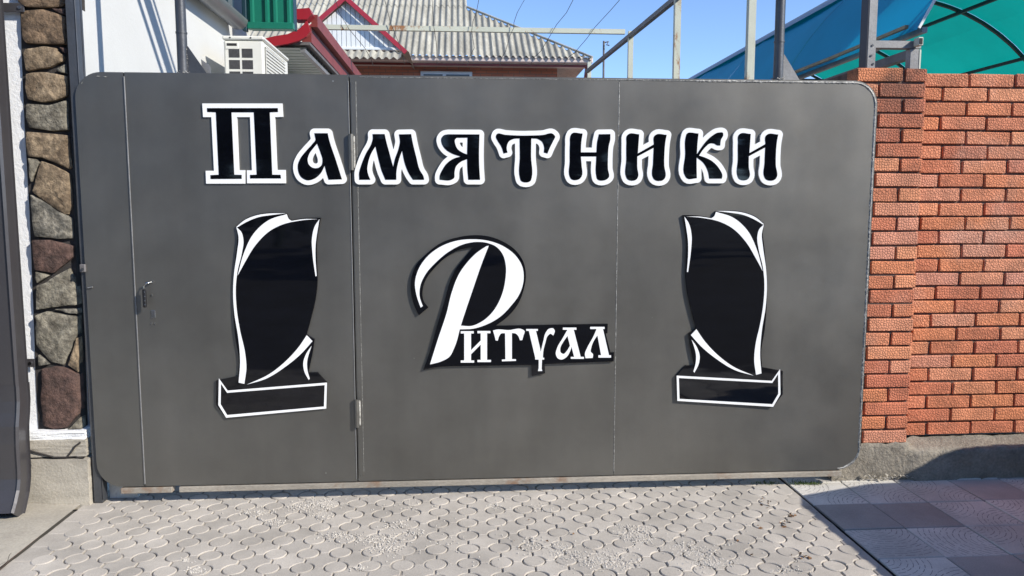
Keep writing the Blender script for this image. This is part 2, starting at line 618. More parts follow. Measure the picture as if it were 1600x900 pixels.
def thing(name, label, cat, loc=(0, 0, 0), group=None):
    o = bpy.data.objects.new(name, None)
    o.empty_display_size = 0.1
    o.location = loc
    COL.objects.link(o)
    return tag(o, label, cat, group)


def structure(name, mb, m, loc=None):
    o = put(name, mb, m, None, loc)
    o['kind'] = 'structure'
    return o


# ------------------------------------------------------------------ outline helpers (lettering)
def path(pts, org=(0, 0), s=1.0, n=6):
    """closed outline through pts; a third entry marks a corner, the rest is smoothed"""
    P = [(org[0] + p[0] / s, org[1] + p[1] / s) for p in pts]
    K = [len(p) > 2 for p in pts]
    N = len(P)
    out = []
    for i in range(N):
        p0, p1, p2, p3 = P[i - 1], P[i], P[(i + 1) % N], P[(i + 2) % N]
        c1, c2 = K[i], K[(i + 1) % N]
        if c1 and c2:
            out.append(p1)
            continue
        d = math.dist(p1, p2)

        def tan(a, b, c):
            l1, l2 = max(math.dist(a, b), 1e-6), max(math.dist(b, c), 1e-6)
            v = [(b[k] - a[k]) / l1 * l2 / (l1 + l2) + (c[k] - b[k]) / l2 * l1 / (l1 + l2) for k in (0, 1)]
            return v
        t1 = [(p2[k] - p1[k]) / d for k in (0, 1)] if c1 else tan(p0, p1, p2)
        t2 = [(p2[k] - p1[k]) / d for k in (0, 1)] if c2 else tan(p1, p2, p3)
        for j in range(n):
            t = j / n
            h = (2 * t**3 - 3 * t**2 + 1, t**3 - 2 * t**2 + t, -2 * t**3 + 3 * t**2, t**3 - t**2)
            out.append(tuple(h[0] * p1[k] + h[1] * d * t1[k] + h[2] * p2[k] + h[3] * d * t2[k] for k in (0, 1)))
    return out


def sdf(poly, X, Y):
    a = np.array(poly)
    b = np.roll(a, -1, 0)
    d = np.full(X.shape, 1e9)
    ins = np.zeros(X.shape, bool)
    for (x0, y0), (x1, y1) in zip(a, b):
        ex, ey = x1 - x0, y1 - y0
        t = np.clip(((X - x0) * ex + (Y - y0) * ey) / (ex * ex + ey * ey + 1e-12), 0, 1)
        d = np.minimum(d, (X - x0 - ex * t)**2 + (Y - y0 - ey * t)**2)
        if y0 != y1:
            ins ^= ((Y < y0) != (Y < y1)) & (X < (x1 - x0) * (Y - y0) / (y1 - y0) + x0)
    d = np.sqrt(d)
    return np.where(ins, -d, d)


def simplify(lp, tol):
    def dp(p):
        if len(p) < 3:
            return p
        a, b = np.array(p[0]), np.array(p[-1])
        e = b - a
        L = math.hypot(*e)
        q = np.array(p)
        if L < 1e-9:
            d = np.hypot(q[:, 0] - a[0], q[:, 1] - a[1])
        else:
            d = np.abs((q[:, 0] - a[0]) * e[1] - (q[:, 1] - a[1]) * e[0]) / L
        i = int(d.argmax())
        if d[i] < tol:
            return [p[0], p[-1]]
        return dp(p[:i + 1])[:-1] + dp(p[i:])
    h = len(lp) // 2
    return dp(lp[:h + 1])[:-1] + dp(lp[h:] + lp[:1])[:-1]


def outline(add, sub=(), grow=0.0, res=0.5, tol=0.06):
    """outline(s) of the union of polygons less holes, grown by a margin"""
    allp = np.array([p for q in add for p in q])
    m = grow + 3
    x0, y0 = allp.min(0) - m
    x1, y1 = allp.max(0) + m
    xs = np.arange(x0, x1, res)
    ys = np.arange(y0, y1, res)
    X, Y = np.meshgrid(xs, ys)
    d = np.full(X.shape, 1e9)
    for q in add:
        d = np.minimum(d, sdf(q, X, Y))
    for q in sub:
        d = np.maximum(d, -sdf(q, X, Y))
    d = d - grow + 1e-7
    nxt = {}

    def pt(i, j, k):
        if k == 0:
            t = d[i, j] / (d[i, j] - d[i, j + 1])
            return (xs[j] + t * res, ys[i])
        t = d[i, j] / (d[i, j] - d[i + 1, j])
        return (xs[j], ys[i] + t * res)
    ny, nx = d.shape
    s = d < 0
    code = s[:-1, :-1] * 1 + s[:-1, 1:] * 2 + s[1:, 1:] * 4 + s[1:, :-1] * 8
    T = {1: [(3, 0)], 2: [(0, 1)], 3: [(3, 1)], 4: [(1, 2)], 5: [(3, 0), (1, 2)], 6: [(0, 2)], 7: [(3, 2)], 8: [(2, 3)], 9: [(2, 0)],
         10: [(0, 1), (2, 3)], 11: [(2, 1)], 12: [(1, 3)], 13: [(1, 0)], 14: [(0, 3)]}
    for i, j in zip(*np.nonzero((code > 0) & (code < 15))):
        e = {0: (i, j, 0), 1: (i, j + 1, 1), 2: (i + 1, j, 0), 3: (i, j, 1)}
        for a, b in T[int(code[i, j])]:
            nxt[e[a]] = e[b]
    loops = []
    while nxt:
        k0 = next(iter(nxt))
        lp, k = [], k0
        while k in nxt:
            lp.append(pt(*k))
            k = nxt.pop(k)
        if len(lp) > 6:
            loops.append(simplify([(float(a), float(b)) for a, b in lp], tol))
    area = lambda l: abs(sum(l[i - 1][0] * l[i][1] - l[i][0] * l[i - 1][1] for i in range(len(l)))) / 2
    loops = [l for l in loops if area(l) > 1.5]
    loops.sort(key=area, reverse=True)
    return loops


def group_loops(loops):
    """split sorted loops into [outer, holes...] sets"""
    def inside(p, l):
        c = False
        for i in range(len(l)):
            a, b = l[i - 1], l[i]
            if (a[1] > p[1]) != (b[1] > p[1]) and p[0] < (b[0] - a[0]) * (p[1] - a[1]) / (b[1] - a[1]) + a[0]:
                c = not c
        return c
    sets = []
    for l in loops:
        for st in sets:
            if inside(l[0], st[0]) and not any(inside(l[0], h) for h in st[1:]):
                st.append(l)
                break
        else:
            sets.append([l])
    return sets


def sign_mesh(sets, y_front, y_back, tf=None):
    mb = MB()
    tf = tf or (lambda p: onY(p[0], p[1], 0.0))
    for st in sets:
        def fr(p):
            q = tf(p)
            return (q.x, y_front, q.z)

        def bk(p):
            q = tf(p)
            return (q.x, y_back, q.z)
        mb.plate(st, fr, bk)
    return mb


# ================================================================== THE SETTING
EDGE_X = 1.778                                     # border between round pavers and slabs
APRON_X = -1.918
ground = structure('ground', MB().add([(-400, -400, -0.03), (400, -400, -0.03), (400, 400, -0.03), (-400, 400, -0.03)], [(0, 1, 2, 3)]), M_asph)
yard = structure('yard', MB().box(-12, 14, 0.9, 30, -0.02, -0.012), M_yard)
from mathutils import noise as mnoise
dv = MB()
NX, NYY = 230, 250
for i in range(NX + 1):
    for j in range(NYY + 1):
        x = APRON_X + (EDGE_X - 0.012 - APRON_X) * i / NX
        y = -3.2 + 4.1 * j / NYY
        k = mnoise.noise(Vector((x * 2.1, y * 2.6, 0))) + .5 * mnoise.noise(Vector((x * 7, y * 8, 3)))
        k = max(0.0, min(1.0, (k - 0.05) / 0.5))
        dv.v.append((x, y, -0.0085 + 0.0055 * k + 0.004 * math.sin(x * 1.7 + y * 2.1) + 0.001 * mnoise.noise(Vector((x * 40, y * 40, 7)))))
for i in range(NX):
    for j in range(NYY):
        a = i * (NYY + 1) + j
        dv.f.append((a, a + NYY + 1, a + NYY + 2, a + 1))
        dv.s.append(True)
drive = structure('driveway', dv, M_sand)

# --- round-and-star pavers
PW = 0.1395
X0P, Y0P = 0.447, -0.072
RC = 0.0485


def star_mesh():
    g, gx, gy, b = 0.0028, 0.0038, 0.0013, 0.0028
    ro = RC + g
    hx, hy = PW / 2 - gx, PW / 2 - gy
    def ring(off):
        pts = []
        r = ro + off
        ax, ay = hx - off, hy - off
        for cx, cy in ((1, -1), (1, 1), (-1, 1), (-1, -1)):
            c = (cx * PW / 2, cy * PW / 2)
            # the arc runs between the two straight sides meeting at this corner
            a_start = math.acos(max(-1, min(1, (PW / 2 - ay) / r)))
            a_end = math.acos(max(-1, min(1, (PW / 2 - ax) / r)))
            seq = []
            for k in range(7):
                t = k / 6
                # angle measured from the -x (towards centre) axis to the -y axis
                lo = math.asin(min(1, (PW / 2 - ay) / r))
                hi = math.pi / 2 - math.asin(min(1, (PW / 2 - ax) / r))
                an = lo + (hi - lo) * t
                seq.append((c[0] - cx * math.cos(an) * r, c[1] - cy * math.sin(an) * r))
            # order so the loop runs counter-clockwise
            if cx * cy > 0:
                seq = list(reversed(seq))
            pts += seq
        return pts
    lo, hi = ring(0), ring(b)
    n = len(lo)
    mb = MB()
    v = [(x, y, -0.02) for x, y in lo] + [(x, y, -b) for x, y in lo] + [(x, y, 0) for x, y in hi]
    f = [(i, (i + 1) % n, n + (i + 1) % n, n + i) for i in range(n)] + [(n + i, n + (i + 1) % n, 2 * n + (i + 1) % n, 2 * n + i) for i in range(n)]
    mb.add(v, f)
    tris = tessellate_polygon([[Vector((x, y, 0)) for x, y in hi]])
    tv = [(x, y, 0) for x, y in hi]
    F = []
    for t in tris:
        a, c, d = [Vector(tv[i]) for i in t]
        F.append(tuple(t) if (c - a).cross(d - a).z > 0 else tuple(reversed(t)))
    mb.add(tv, F)
    return mb


def disc_mesh():
    mb = MB()
    n, b = 20, 0.003
    r = RC - 0.0026
    ring = lambda rr, z: [(rr * math.cos(2 * math.pi * k / n), rr * math.sin(2 * math.pi * k / n), z) for k in range(n)]
    v = ring(r, -0.02) + ring(r, -b) + ring(r - b, 0)
    f = [(j * n + i, j * n + (i + 1) % n, (j + 1) * n + (i + 1) % n, (j + 1) * n + i) for j in range(2) for i in range(n)]
    mb.add(v, f)
    mb.add(ring(r - b, 0), [tuple(range(n))])
    return mb


star = star_mesh().mesh('paver')
disc = disc_mesh().mesh('round_paver')
star.materials.append(M_pave)
disc.materials.append(M_pave)
rng = random.Random(3)
cells = []
i0 = int(math.floor((APRON_X - X0P) / PW)) - 1
i1 = int(math.ceil((EDGE_X - X0P) / PW)) + 1
rest = MB()
for j in range(-21, 7):
    for i in range(i0, i1 + 1):
        cx, cy = X0P + i * PW, Y0P + j * PW
        for kind, px, py, half in (('round_paver', cx, cy, RC), ('paver', cx + PW / 2, cy + PW / 2, PW / 2)):
            if px - half < APRON_X + 0.004 or px + half > EDGE_X - 0.012:
                continue
            near = -0.98 < py < 0.16
            z = rng.uniform(-0.0016, 0.0012) + 0.004 * math.sin(px * 1.7 + py * 2.1)
            tx, ty = rng.gauss(0, 0.010), rng.gauss(0, 0.010)
            me = disc if kind == 'round_paver' else star
            if near:
                o = bpy.data.objects.new(kind, me)
                COL.objects.link(o)
                o.parent = drive
                o.location = (px, py, z)
                o.rotation_euler = (tx, ty, rng.gauss(0, 0.006))
            elif py < 0.4:
                rest.add([(v.co.x + px, v.co.y + py, v.co.z + z) for v in me.vertices], [tuple(p.vertices) for p in me.polygons])
rs = put('paver_field', rest, M_pave, drive)
rs['kind'] = 'stuff'
# cut edge pieces along both borders of the driveway
for xa, xb in ((APRON_X + 0.004, None), (None, EDGE_X - 0.014)):
    if xa is not None:
        lim = X0P + math.ceil((xa + PW / 2 - X0P - PW / 2) / PW) * PW
        first = min(X0P + i * PW for i in range(i0, i1 + 1) if X0P + i * PW >= APRON_X + 0.004)
        a, b_ = xa, first - 0.004
    else:
        last = max(X0P + i * PW for i in range(i0, i1 + 1) if X0P + i * PW <= EDGE_X - 0.012)
        a, b_ = last + 0.004, xb
    if b_ - a > 0.02:
        for j in range(-7, 2):
            y = Y0P + j * PW
            put('edge_paver', MB().bbox(a, b_, y + 0.002, y + PW - 0.002, -0.02, -0.001 + rng.uniform(-.001, .001), 0.003), M_pave, drive)

# --- slab pavement at the right
pavement = structure('pavement', MB().box(EDGE_X + 0.004, 7.0, -3.2, 0.35, -0.02, -0.010), M_mortar_dark)


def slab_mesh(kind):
    """square slab with a soft edge; the relief slabs carry dark arcs of painted groove shade fanning from two corners"""
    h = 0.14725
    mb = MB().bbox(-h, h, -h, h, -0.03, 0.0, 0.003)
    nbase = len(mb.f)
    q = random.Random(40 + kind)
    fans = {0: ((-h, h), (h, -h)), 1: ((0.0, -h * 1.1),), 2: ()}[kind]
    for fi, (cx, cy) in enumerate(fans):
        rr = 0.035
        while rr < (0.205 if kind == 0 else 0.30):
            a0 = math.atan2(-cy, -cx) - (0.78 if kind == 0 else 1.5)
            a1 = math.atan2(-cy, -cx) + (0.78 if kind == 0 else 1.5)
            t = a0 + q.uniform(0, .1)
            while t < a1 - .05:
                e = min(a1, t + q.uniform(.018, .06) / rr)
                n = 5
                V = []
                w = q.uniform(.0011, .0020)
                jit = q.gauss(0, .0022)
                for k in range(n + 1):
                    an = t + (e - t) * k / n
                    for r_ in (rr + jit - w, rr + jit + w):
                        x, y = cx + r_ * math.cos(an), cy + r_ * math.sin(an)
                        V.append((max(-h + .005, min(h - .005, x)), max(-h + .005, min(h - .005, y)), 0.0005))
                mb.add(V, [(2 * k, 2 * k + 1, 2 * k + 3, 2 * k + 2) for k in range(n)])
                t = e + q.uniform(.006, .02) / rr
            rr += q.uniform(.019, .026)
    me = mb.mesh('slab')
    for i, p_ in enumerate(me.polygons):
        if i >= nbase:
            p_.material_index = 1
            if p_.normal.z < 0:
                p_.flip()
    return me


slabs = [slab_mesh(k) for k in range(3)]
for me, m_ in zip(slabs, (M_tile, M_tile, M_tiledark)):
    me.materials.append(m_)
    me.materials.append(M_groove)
SP = 0.3005
ylines = -0.256
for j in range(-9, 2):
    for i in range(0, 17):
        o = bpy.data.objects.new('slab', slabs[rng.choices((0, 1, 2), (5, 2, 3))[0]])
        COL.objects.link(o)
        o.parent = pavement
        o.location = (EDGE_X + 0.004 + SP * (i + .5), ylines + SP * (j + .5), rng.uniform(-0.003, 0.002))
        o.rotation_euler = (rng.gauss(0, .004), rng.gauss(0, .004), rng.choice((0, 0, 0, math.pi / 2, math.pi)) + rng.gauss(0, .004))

# --- cracked concrete apron at the left
ap = MB()
cols = []
NA = 26
for i in range(NA + 1):
    for j in range(NA + 1):
        x = -5.2 + (APRON_X - 0.006 + 5.2) * i / NA
        y = -3.2 + (0.25 + 3.2) * j / NA
        z = 0.004 + 0.018 * max(0, min(1, (y + 0.25) / 0.3)) * max(0, min(1, (-2.0 - x) / .2)) + 0.0025 * math.sin(5 * x + 3 * y)
        ap.v.append((x, y, z))
for i in range(NA):
    for j in range(NA):
        a = i * (NA + 1) + j
        ap.f.append((a, a + NA + 1, a + NA + 2, a + 1))
        ap.s.append(True)
apron = structure('apron', ap, M_conc2)
crk = MB()
pts = [onZ(x, y, 0.0) for x, y in ((0, 893), (22, 873), (60, 842), (100, 808))]
crk.tube([(p.x - 0.006, p.y, 0.0042) for p in pts], 0.0013, 5)
put('border_joint', crk, M_mortar, apron)
crk = MB()
crk.tube([Vector((*onZ(x, y, 0).xy, 0.005)) for x, y in ((-30, 893), (0, 884), (12, 879), (15, 869), (18, 866))], 0.0018, 5)
put('crack', crk, M_mortar_dark, apron)

# loose pale crumbs swept into drifts over the pavers
gr = MB()
rg = random.Random(11)
drifts = [(470, 792, 22, 7, 110), (498, 788, 30, 9, 260), (505, 806, 14, 8, 70), (585, 842, 45, 8, 260), (600, 855, 26, 9, 200), (520, 836, 30, 5, 80),
          (620, 820, 26, 7, 90), (650, 833, 20, 6, 70), (985, 830, 40, 9, 240), (1000, 842, 26, 8, 160), (945, 875, 45, 14, 420), (880, 862, 26, 14, 170),
          (1085, 862, 38, 9, 230), (1110, 880, 36, 9, 230), (1060, 852, 20, 6, 90), (775, 790, 16, 6, 60), (830, 850, 26, 12, 90), (560, 888, 12, 4, 60),
          (305, 892, 14, 5, 70), (290, 876, 10, 4, 40), (395, 800, 30, 5, 120), (430, 815, 22, 5, 90), (850, 795, 40, 10, 60), (1235, 892, 25, 6, 80),
          (640, 790, 50, 12, 50), (700, 850, 120, 30, 90), (1150, 850, 100, 40, 70)]
for x, y, sx, sy, n in drifts:
    for _ in range(n):
        q = onZ(x + rg.gauss(0, sx * .55), y + rg.gauss(0, sy * .55), 0)
        s = rg.uniform(0.0018, 0.0048)
        v = [(q.x + rg.uniform(.6, 1.2) * s * a, q.y + rg.uniform(.6, 1.2) * s * b, 0.001 + max(0, c) * rg.uniform(.7, 1.3) * s + 0.003 * math.sin(q.x * 1.7 + q.y * 2.1))
             for a, b, c in ((1, 0, 0), (0, 1, 0), (-1, 0, 0), (0, -1, 0), (.2, .1, 1))]
        gr.add(v, [(0, 1, 4), (1, 2, 4), (2, 3, 4), (3, 0, 4)])
g = put('pale_crumbs', gr, M_gravel)
g['kind'] = 'stuff'
tag(g, 'pale mortar crumbs strewn in drifts over the round pavers', 'crumbs')
dl = MB()
for x, y, n, sp in ((1200, 787, 10, 7), (1236, 808, 9, 5), (1228, 822, 9, 6), (1258, 872, 9, 12), (1150, 845, 6, 30), (820, 846, 5, 60)):
    for _ in range(n):
        q = onZ(x + rg.gauss(0, sp), y + rg.gauss(0, sp * .5), 0)
        a = rg.uniform(0, 6.28)
        s = rg.uniform(0.005, 0.014)
        d = Vector((math.cos(a), math.sin(a), 0)) * s
        e = Vector((-d.y, d.x, 0)) * .45
        z = Vector((0, 0, 0.004))
        dl.add([q - d + z, q + e + z * 2.5, q + d + z, q - e + z], [(0, 1, 2), (0, 2, 3)])
g = put('dry_leaves', dl, M_deadleaf)
g['kind'] = 'stuff'
tag(g, 'dry brown leaf bits scattered on the pavers', 'leaves')
wd = MB()
for _ in range(260):
    x = rg.choice((rg.gauss(1248, 9), rg.gauss(1272, 8), rg.gauss(1195, 12)))
    q = onZ(x, rg.gauss(756, 1.2), 0)
    h = rg.uniform(0.006, 0.02)
    a = rg.uniform(0, 6.28)
    dx, dy = math.cos(a) * .0022, math.sin(a) * .0022
    wd.add([(q.x - dx, q.y - dy, 0), (q.x + dx, q.y + dy, 0), (q.x + rg.gauss(0, .006), q.y + rg.gauss(0, .006), h)], [(0, 1, 2)])
g = put('weeds', wd, M_grass)
g['kind'] = 'stuff'
tag(g, 'short green weeds in the joint below the gate', 'weeds')

# ================================================================== THE GATE
GX0, GX1, GZ0, GZ1, GR = -1.838, 2.155, 0.088, 2.146, 0.125
gate = thing('sliding_gate', 'wide grey sheet-metal gate with rounded corners and a wicket door', 'gate', (0.16, 0.02, 0))


def gate_piece(xa, xb, gap_l=0.0, gap_r=0.0):
    """part of the rounded gate outline between two seams"""
    pts = []
    xa, xb = xa + gap_l, xb - gap_r
    def arc(cx, cz, a0, a1):
        for k in range(11):
            a = R(a0 + (a1 - a0) * k / 10)
            pts.append((cx + GR * math.cos(a), cz + GR * math.sin(a)))
    if xa <= GX0 + 1e-6:
        arc(GX0 + GR, GZ1 - GR, 180, 90) if False else None
        arc(GX0 + GR, GZ0 + GR, 270, 180)
        arc(GX0 + GR, GZ1 - GR, 180, 90)
    else:
        pts += [(xa, GZ0), (xa, GZ1)]
    if xb >= GX1 - 1e-6:
        arc(GX1 - GR, GZ1 - GR, 90, 0)
        arc(GX1 - GR, GZ0 + GR, 0, -90)
    else:
        pts += [(xb, GZ1), (xb, GZ0)]
    return pts


S1 = -1.606
S2 = -0.534
S3 = 0.806
M_gates = [M_gate]


def panel(name, xa, xb, y0, y1, **k):
    lp = gate_piece(xa, xb, **k)
    mb = MB().plate([lp], lambda p: (p[0], y0, p[1]), lambda p: (p[0], y1, p[1]))
    return put(name, mb, M_gate, gate)


panel('edge_panel', GX0, S1, 0.0, 0.050, gap_r=0.003)
door = panel('wicket_door', S1, S2, -0.002, 0.046, gap_l=0.003, gap_r=0.0035)
panel('middle_panel', S2, S3, 0.0, 0.050, gap_l=0.0025, gap_r=0.0012)
panel('end_panel', S3, GX1, 0.001, 0.050, gap_l=0.0012)
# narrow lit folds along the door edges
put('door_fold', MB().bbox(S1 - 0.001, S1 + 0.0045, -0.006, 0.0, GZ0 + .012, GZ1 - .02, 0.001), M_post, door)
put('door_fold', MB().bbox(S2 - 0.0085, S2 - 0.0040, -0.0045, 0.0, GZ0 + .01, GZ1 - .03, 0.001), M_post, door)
put('rebate_strip', MB().bbox(S2 + 0.006, S2 + 0.030, -0.0020, 0.002, GZ0 + .03, GZ1 - .035, 0.001), M_gate, gate)
# weld beads: short irregular dashes
rw = random.Random(5)


def bead(name, pts, r=0.003, dens=90, skip=0.35, y=-0.002, wob=0.002):
    mb = MB()
    for (xa, za), (xb, zb) in zip(pts, pts[1:]):
        L = math.dist((xa, za), (xb, zb))
        n = max(2, int(L * dens))
        for k in range(n):
            if rw.random() < skip:
                continue
            t = (k + rw.uniform(.1, .9)) / n
            cx, cz = xa + (xb - xa) * t + rw.gauss(0, wob), za + (zb - za) * t + rw.gauss(0, wob)
            dx, dz = (xb - xa) / L, (zb - za) / L
            l = rw.uniform(.5, 1.4) / dens * .55
            rr = r * rw.uniform(.6, 1.3)
            p = [(cx - dx * l, y, cz - dz * l), (cx - dz * rr, y - rr * .3, cz + dx * rr), (cx + dx * l, y, cz + dz * l), (cx + dz * rr, y - rr * .3, cz - dx * rr), (cx, y - rr, cz)]
            mb.add(p, [(0, 1, 4), (1, 2, 4), (2, 3, 4), (3, 0, 4)], True)
    o = put(name, mb, M_weld, gate, recalc=True)
    o['kind'] = 'stuff'
    return o


arcTR = [(GX1 - GR + (GR - .012) * math.cos(R(a)), GZ1 - GR + (GR - .012) * math.sin(R(a))) for a in range(90, -1, -10)]
arcBR = [(GX1 - GR + (GR - .006) * math.cos(R(a)), GZ0 + GR + (GR - .006) * math.sin(R(a))) for a in range(0, -91, -15)]


def ribbon(name, pts, w, y=-0.0018):
    """irregular raised weld seam following a line on the gate"""
    mb = MB()
    fine = []
    for (xa, za), (xb, zb_) in zip(pts, pts[1:]):
        n = max(1, int(math.dist((xa, za), (xb, zb_)) / .012))
        fine += [(xa + (xb - xa) * k / n, za + (zb_ - za) * k / n) for k in range(n)]
    fine.append(pts[-1])
    V = []
    for i, p in enumerate(fine):
        a_, b_ = fine[max(0, i - 1)], fine[min(len(fine) - 1, i + 1)]
        l = math.dist(a_, b_)
        nx_, nz_ = -(b_[1] - a_[1]) / l, (b_[0] - a_[0]) / l
        h0, h1 = w * rw.uniform(.3, .62), w * rw.uniform(.3, .62)
        V += [(p[0] + nx_ * h0, 0.0008, p[1] + nz_ * h0), (p[0], y * rw.uniform(.5, 1.3), p[1]), (p[0] - nx_ * h1, 0.0008, p[1] - nz_ * h1)]
    F = []
    for i in range(len(fine) - 1):
        a_ = i * 3
        F += [(a_, a_ + 1, a_ + 4, a_ + 3), (a_ + 1, a_ + 2, a_ + 5, a_ + 4)]
    mb.add(V, F, False)
    return put(name, mb, M_weldband, gate, recalc=False)


ribbon('top_weld', [(S2 + .05, GZ1 - .010), (1.2, GZ1 - .010)], .006)
ribbon('rim_weld', [(1.2, GZ1 - .011)] + arcTR + [(GX1 - .010, GZ0 + GR)] + arcBR, .013, -.003)
ribbon('seam_weld', [(S3, GZ1 - .02), (S3, GZ0 + .02)], .0055)
ribbon('seam_weld', [(S2 + .031, GZ1 - .03), (S2 + .031, GZ0 + .05)], .004)
bead('edge_weld', [(GX0 + .09, GZ1 - .022), (S1 - .02, GZ1 - .022)], .0025, 40, .4)
bead('edge_weld', [(GX0 + .020, GZ1 - .075), (GX0 + .035, GZ1 - .05)], .0025, 80, .3)
# thin dark line of the butt joint at the third seam
put('joint', MB().box(S3 - 0.0012, S3 + 0.0012, 0.004, 0.02, GZ0 + .01, GZ1 - .01), M_hole, gate)
put('joint', MB().box(S1 - 0.02, S1 + 0.02, 0.051, 0.056, GZ0 + .01, GZ1 - .01), M_hole, gate)
put('joint', MB().box(S2 - 0.03, S2 + 0.02, 0.051, 0.056, GZ0 + .01, GZ1 - .01), M_hole, gate)
# hinges
for zc, hh in ((onY(549, 238).z, 0.088), (onY(558, 645).z, 0.072)):
    hx = S2 + 0.003
    h = put('hinge', MB().tube([(hx, -0.012, zc - hh), (hx, -0.012, zc - .001)], 0.0125, 14).tube([(hx, -0.012, zc + .001), (hx, -0.012, zc + hh)], 0.0125, 14), M_gate, gate)
    put('hinge_weld', MB().bbox(hx + .009, hx + .018, -0.011, 0.0, zc - hh * .9, zc + hh * .9, .002), M_weld, h)
# handle, latch and screws
hp = [onY(x, y) for x, y in ((236, 441), (232, 441), (229.5, 447), (229.3, 478))]
hd = MB().tube([(hp[0].x + .004, 0.0, hp[0].z), (hp[0].x, -0.018, hp[0].z), (hp[1].x, -0.030, hp[1].z), (hp[2].x, -0.034, hp[2].z), (hp[2].x, -0.034, hp[3].z + .09)], 0.0045, 10)
handle = put('handle', hd, M_chrome, gate)
gx, gz = hp[2].x, hp[3].z
grip = MB().bbox(gx - .0085, gx + .0085, -0.043, -0.026, gz - .003, gz + .088, .004)
put('grip', grip, M_dark, handle)
for k in range(4):
    put('grip_rivet', MB().bbox(gx + .001, gx + .006, -0.0445, -0.042, gz + .008 + k * .021, gz + .0135 + k * .021, .001), M_chrome, handle)
for sx, sy in ((239.5, 440), (237.3, 461), (237, 505.5), (243, 505.5)):
    p = onY(sx, sy)
    put('screw', MB().tube([(p.x, -0.006, p.z), (p.x, 0.0, p.z)], 0.0042, 8), M_chrome, gate)
p0, p1 = onY(236, 485), onY(243.5, 497)
put('latch_plate', MB().bbox(p0.x, p1.x, -0.005, 0.0, p1.z, p0.z, .001), M_chrome, gate)
put('latch_slot', MB().bbox(p0.x + .004, p1.x - .001, -0.008, -0.004, p1.z + .005, p0.z - .001, .001), M_steel, gate)
# bottom track bars
zb = GZ0 - 0.006
b0, b1, b2 = onY(190, 768).x, onY(270, 768).x, onY(281, 768).x
for xa, xb in ((b0, b1), (b2, GX1 - 0.105)):
    mb = MB().bbox(xa, xb, -0.010, 0.040, zb - 0.028, zb, 0.002)
    put('bottom_bar', mb, M_bar, gate)
# hangers rising from the gate's top edge
pl, pr_ = -1.336, 1.634
for px, gmat, pm in ((pl, M_steel, M_steel), (pr_, M_post, M_steel)):
    hg = put('hanger_pipe', MB().tube([(px, 0.025, GZ1 - .002), (px, 0.025, 3.87)], 0.0245, 18), pm, gate)
    put('collar', MB().tube([(px, 0.025, 2.335), (px, 0.025, 2.343)], 0.027, 18), pm, hg)
    put('gusset', MB().plate([[(px + .022, GZ1), (px + .115, GZ1), (px + .105, GZ1 + .015), (px + .028, GZ1 + .13), (px + .022, GZ1 + .13)]],
                             lambda p: (p[0], .021, p[1]), lambda p: (p[0], .029, p[1])), gmat, hg)
    wb = MB()
    for k in range(26):
        a = rw.uniform(0, 6.28)
        r = rw.uniform(.022, .034)
        c = Vector((px + math.cos(a) * r, .025 + math.sin(a) * r * .8, GZ1 + rw.uniform(0, .010)))
        s = rw.uniform(.003, .007)
        wb.add([c + Vector((s, 0, 0)), c + Vector((0, -s, 0)), c + Vector((-s, 0, 0)), c + Vector((0, 0, s))], [(0, 1, 3), (1, 2, 3), (0, 2, 1)], True)
    for k in range(14):
        c = Vector((px + .024 + rw.gauss(0, .002), .018, GZ1 + .13 * rw.random()))
        s = rw.uniform(.002, .004)
        wb.add([c + Vector((s, 0, 0)), c + Vector((0, -s, 0)), c + Vector((-s, 0, 0)), c + Vector((0, 0, s))], [(0, 1, 3), (1, 2, 3), (0, 2, 1)], True)
    put('weld', wb, M_weld, hg, recalc=True)['kind'] = 'stuff'
gs = onY(322, 100, .03)
put('stop_plate', MB().plate([[(gs.x - .025, GZ1), (gs.x + .012, GZ1), (gs.x + .012, GZ1 + .045), (gs.x - .03, GZ1 + .075)]], lambda p: (p[0], .05, p[1]), lambda p: (p[0], .056, p[1])), M_post, gate)

# ================================================================== LETTERING ON THE GATE
word = thing('lettering', 'raised black letters with white outlines across the top of the gate', 'lettering', (0.2, -0.005, 1.6))
A_, As = (300, 140), 5.292
B_, Bs = (540, 170), 6.154
C_, Cs = (760, 180), 6.154
D_, Ds = (960, 180), 5.714
c = 1
P_out = [(90, 117, c), (750, 117, c), (757, 227, c), (690, 229, c), (708, 665, c), (777, 665, c), (780, 775, c), (460, 775, c), (458, 668, c), (500, 668, c), (484, 229, c), (376, 229, c),
         (394, 667, c), (443, 667, c), (444, 778, c), (122, 778, c), (118, 672, c), (187, 672, c), (165, 229, c), (97, 229, c)]
P_in = [(130, 155, c), (714, 155, c), (716, 187, c), (648, 190, c), (668, 704, c), (737, 705, c), (740, 735, c), (486, 735, c), (484, 706, c), (540, 704, c), (516, 190, c), (332, 190, c),
        (355, 704, c), (416, 706, c), (416, 738, c), (160, 740, c), (158, 708, c), (227, 704, c), (203, 190, c), (132, 187, c)]
a_in = [(1015, 362, c), (1125, 362, c), (1137, 415), (1188, 570), (1243, 742, c), (1133, 746, c), (1115, 690), (1100, 630, c), (1070, 690), (1020, 735), (955, 750), (905, 722), (880, 665), (880, 620), (900, 570), (950, 505), (1000, 450), (1025, 415), (1020, 388)]
a_h = [(1038, 448, c), (1065, 520), (1082, 580), (1075, 625), (1045, 648), (1000, 646), (970, 620), (960, 580), (975, 530), (1010, 482)]
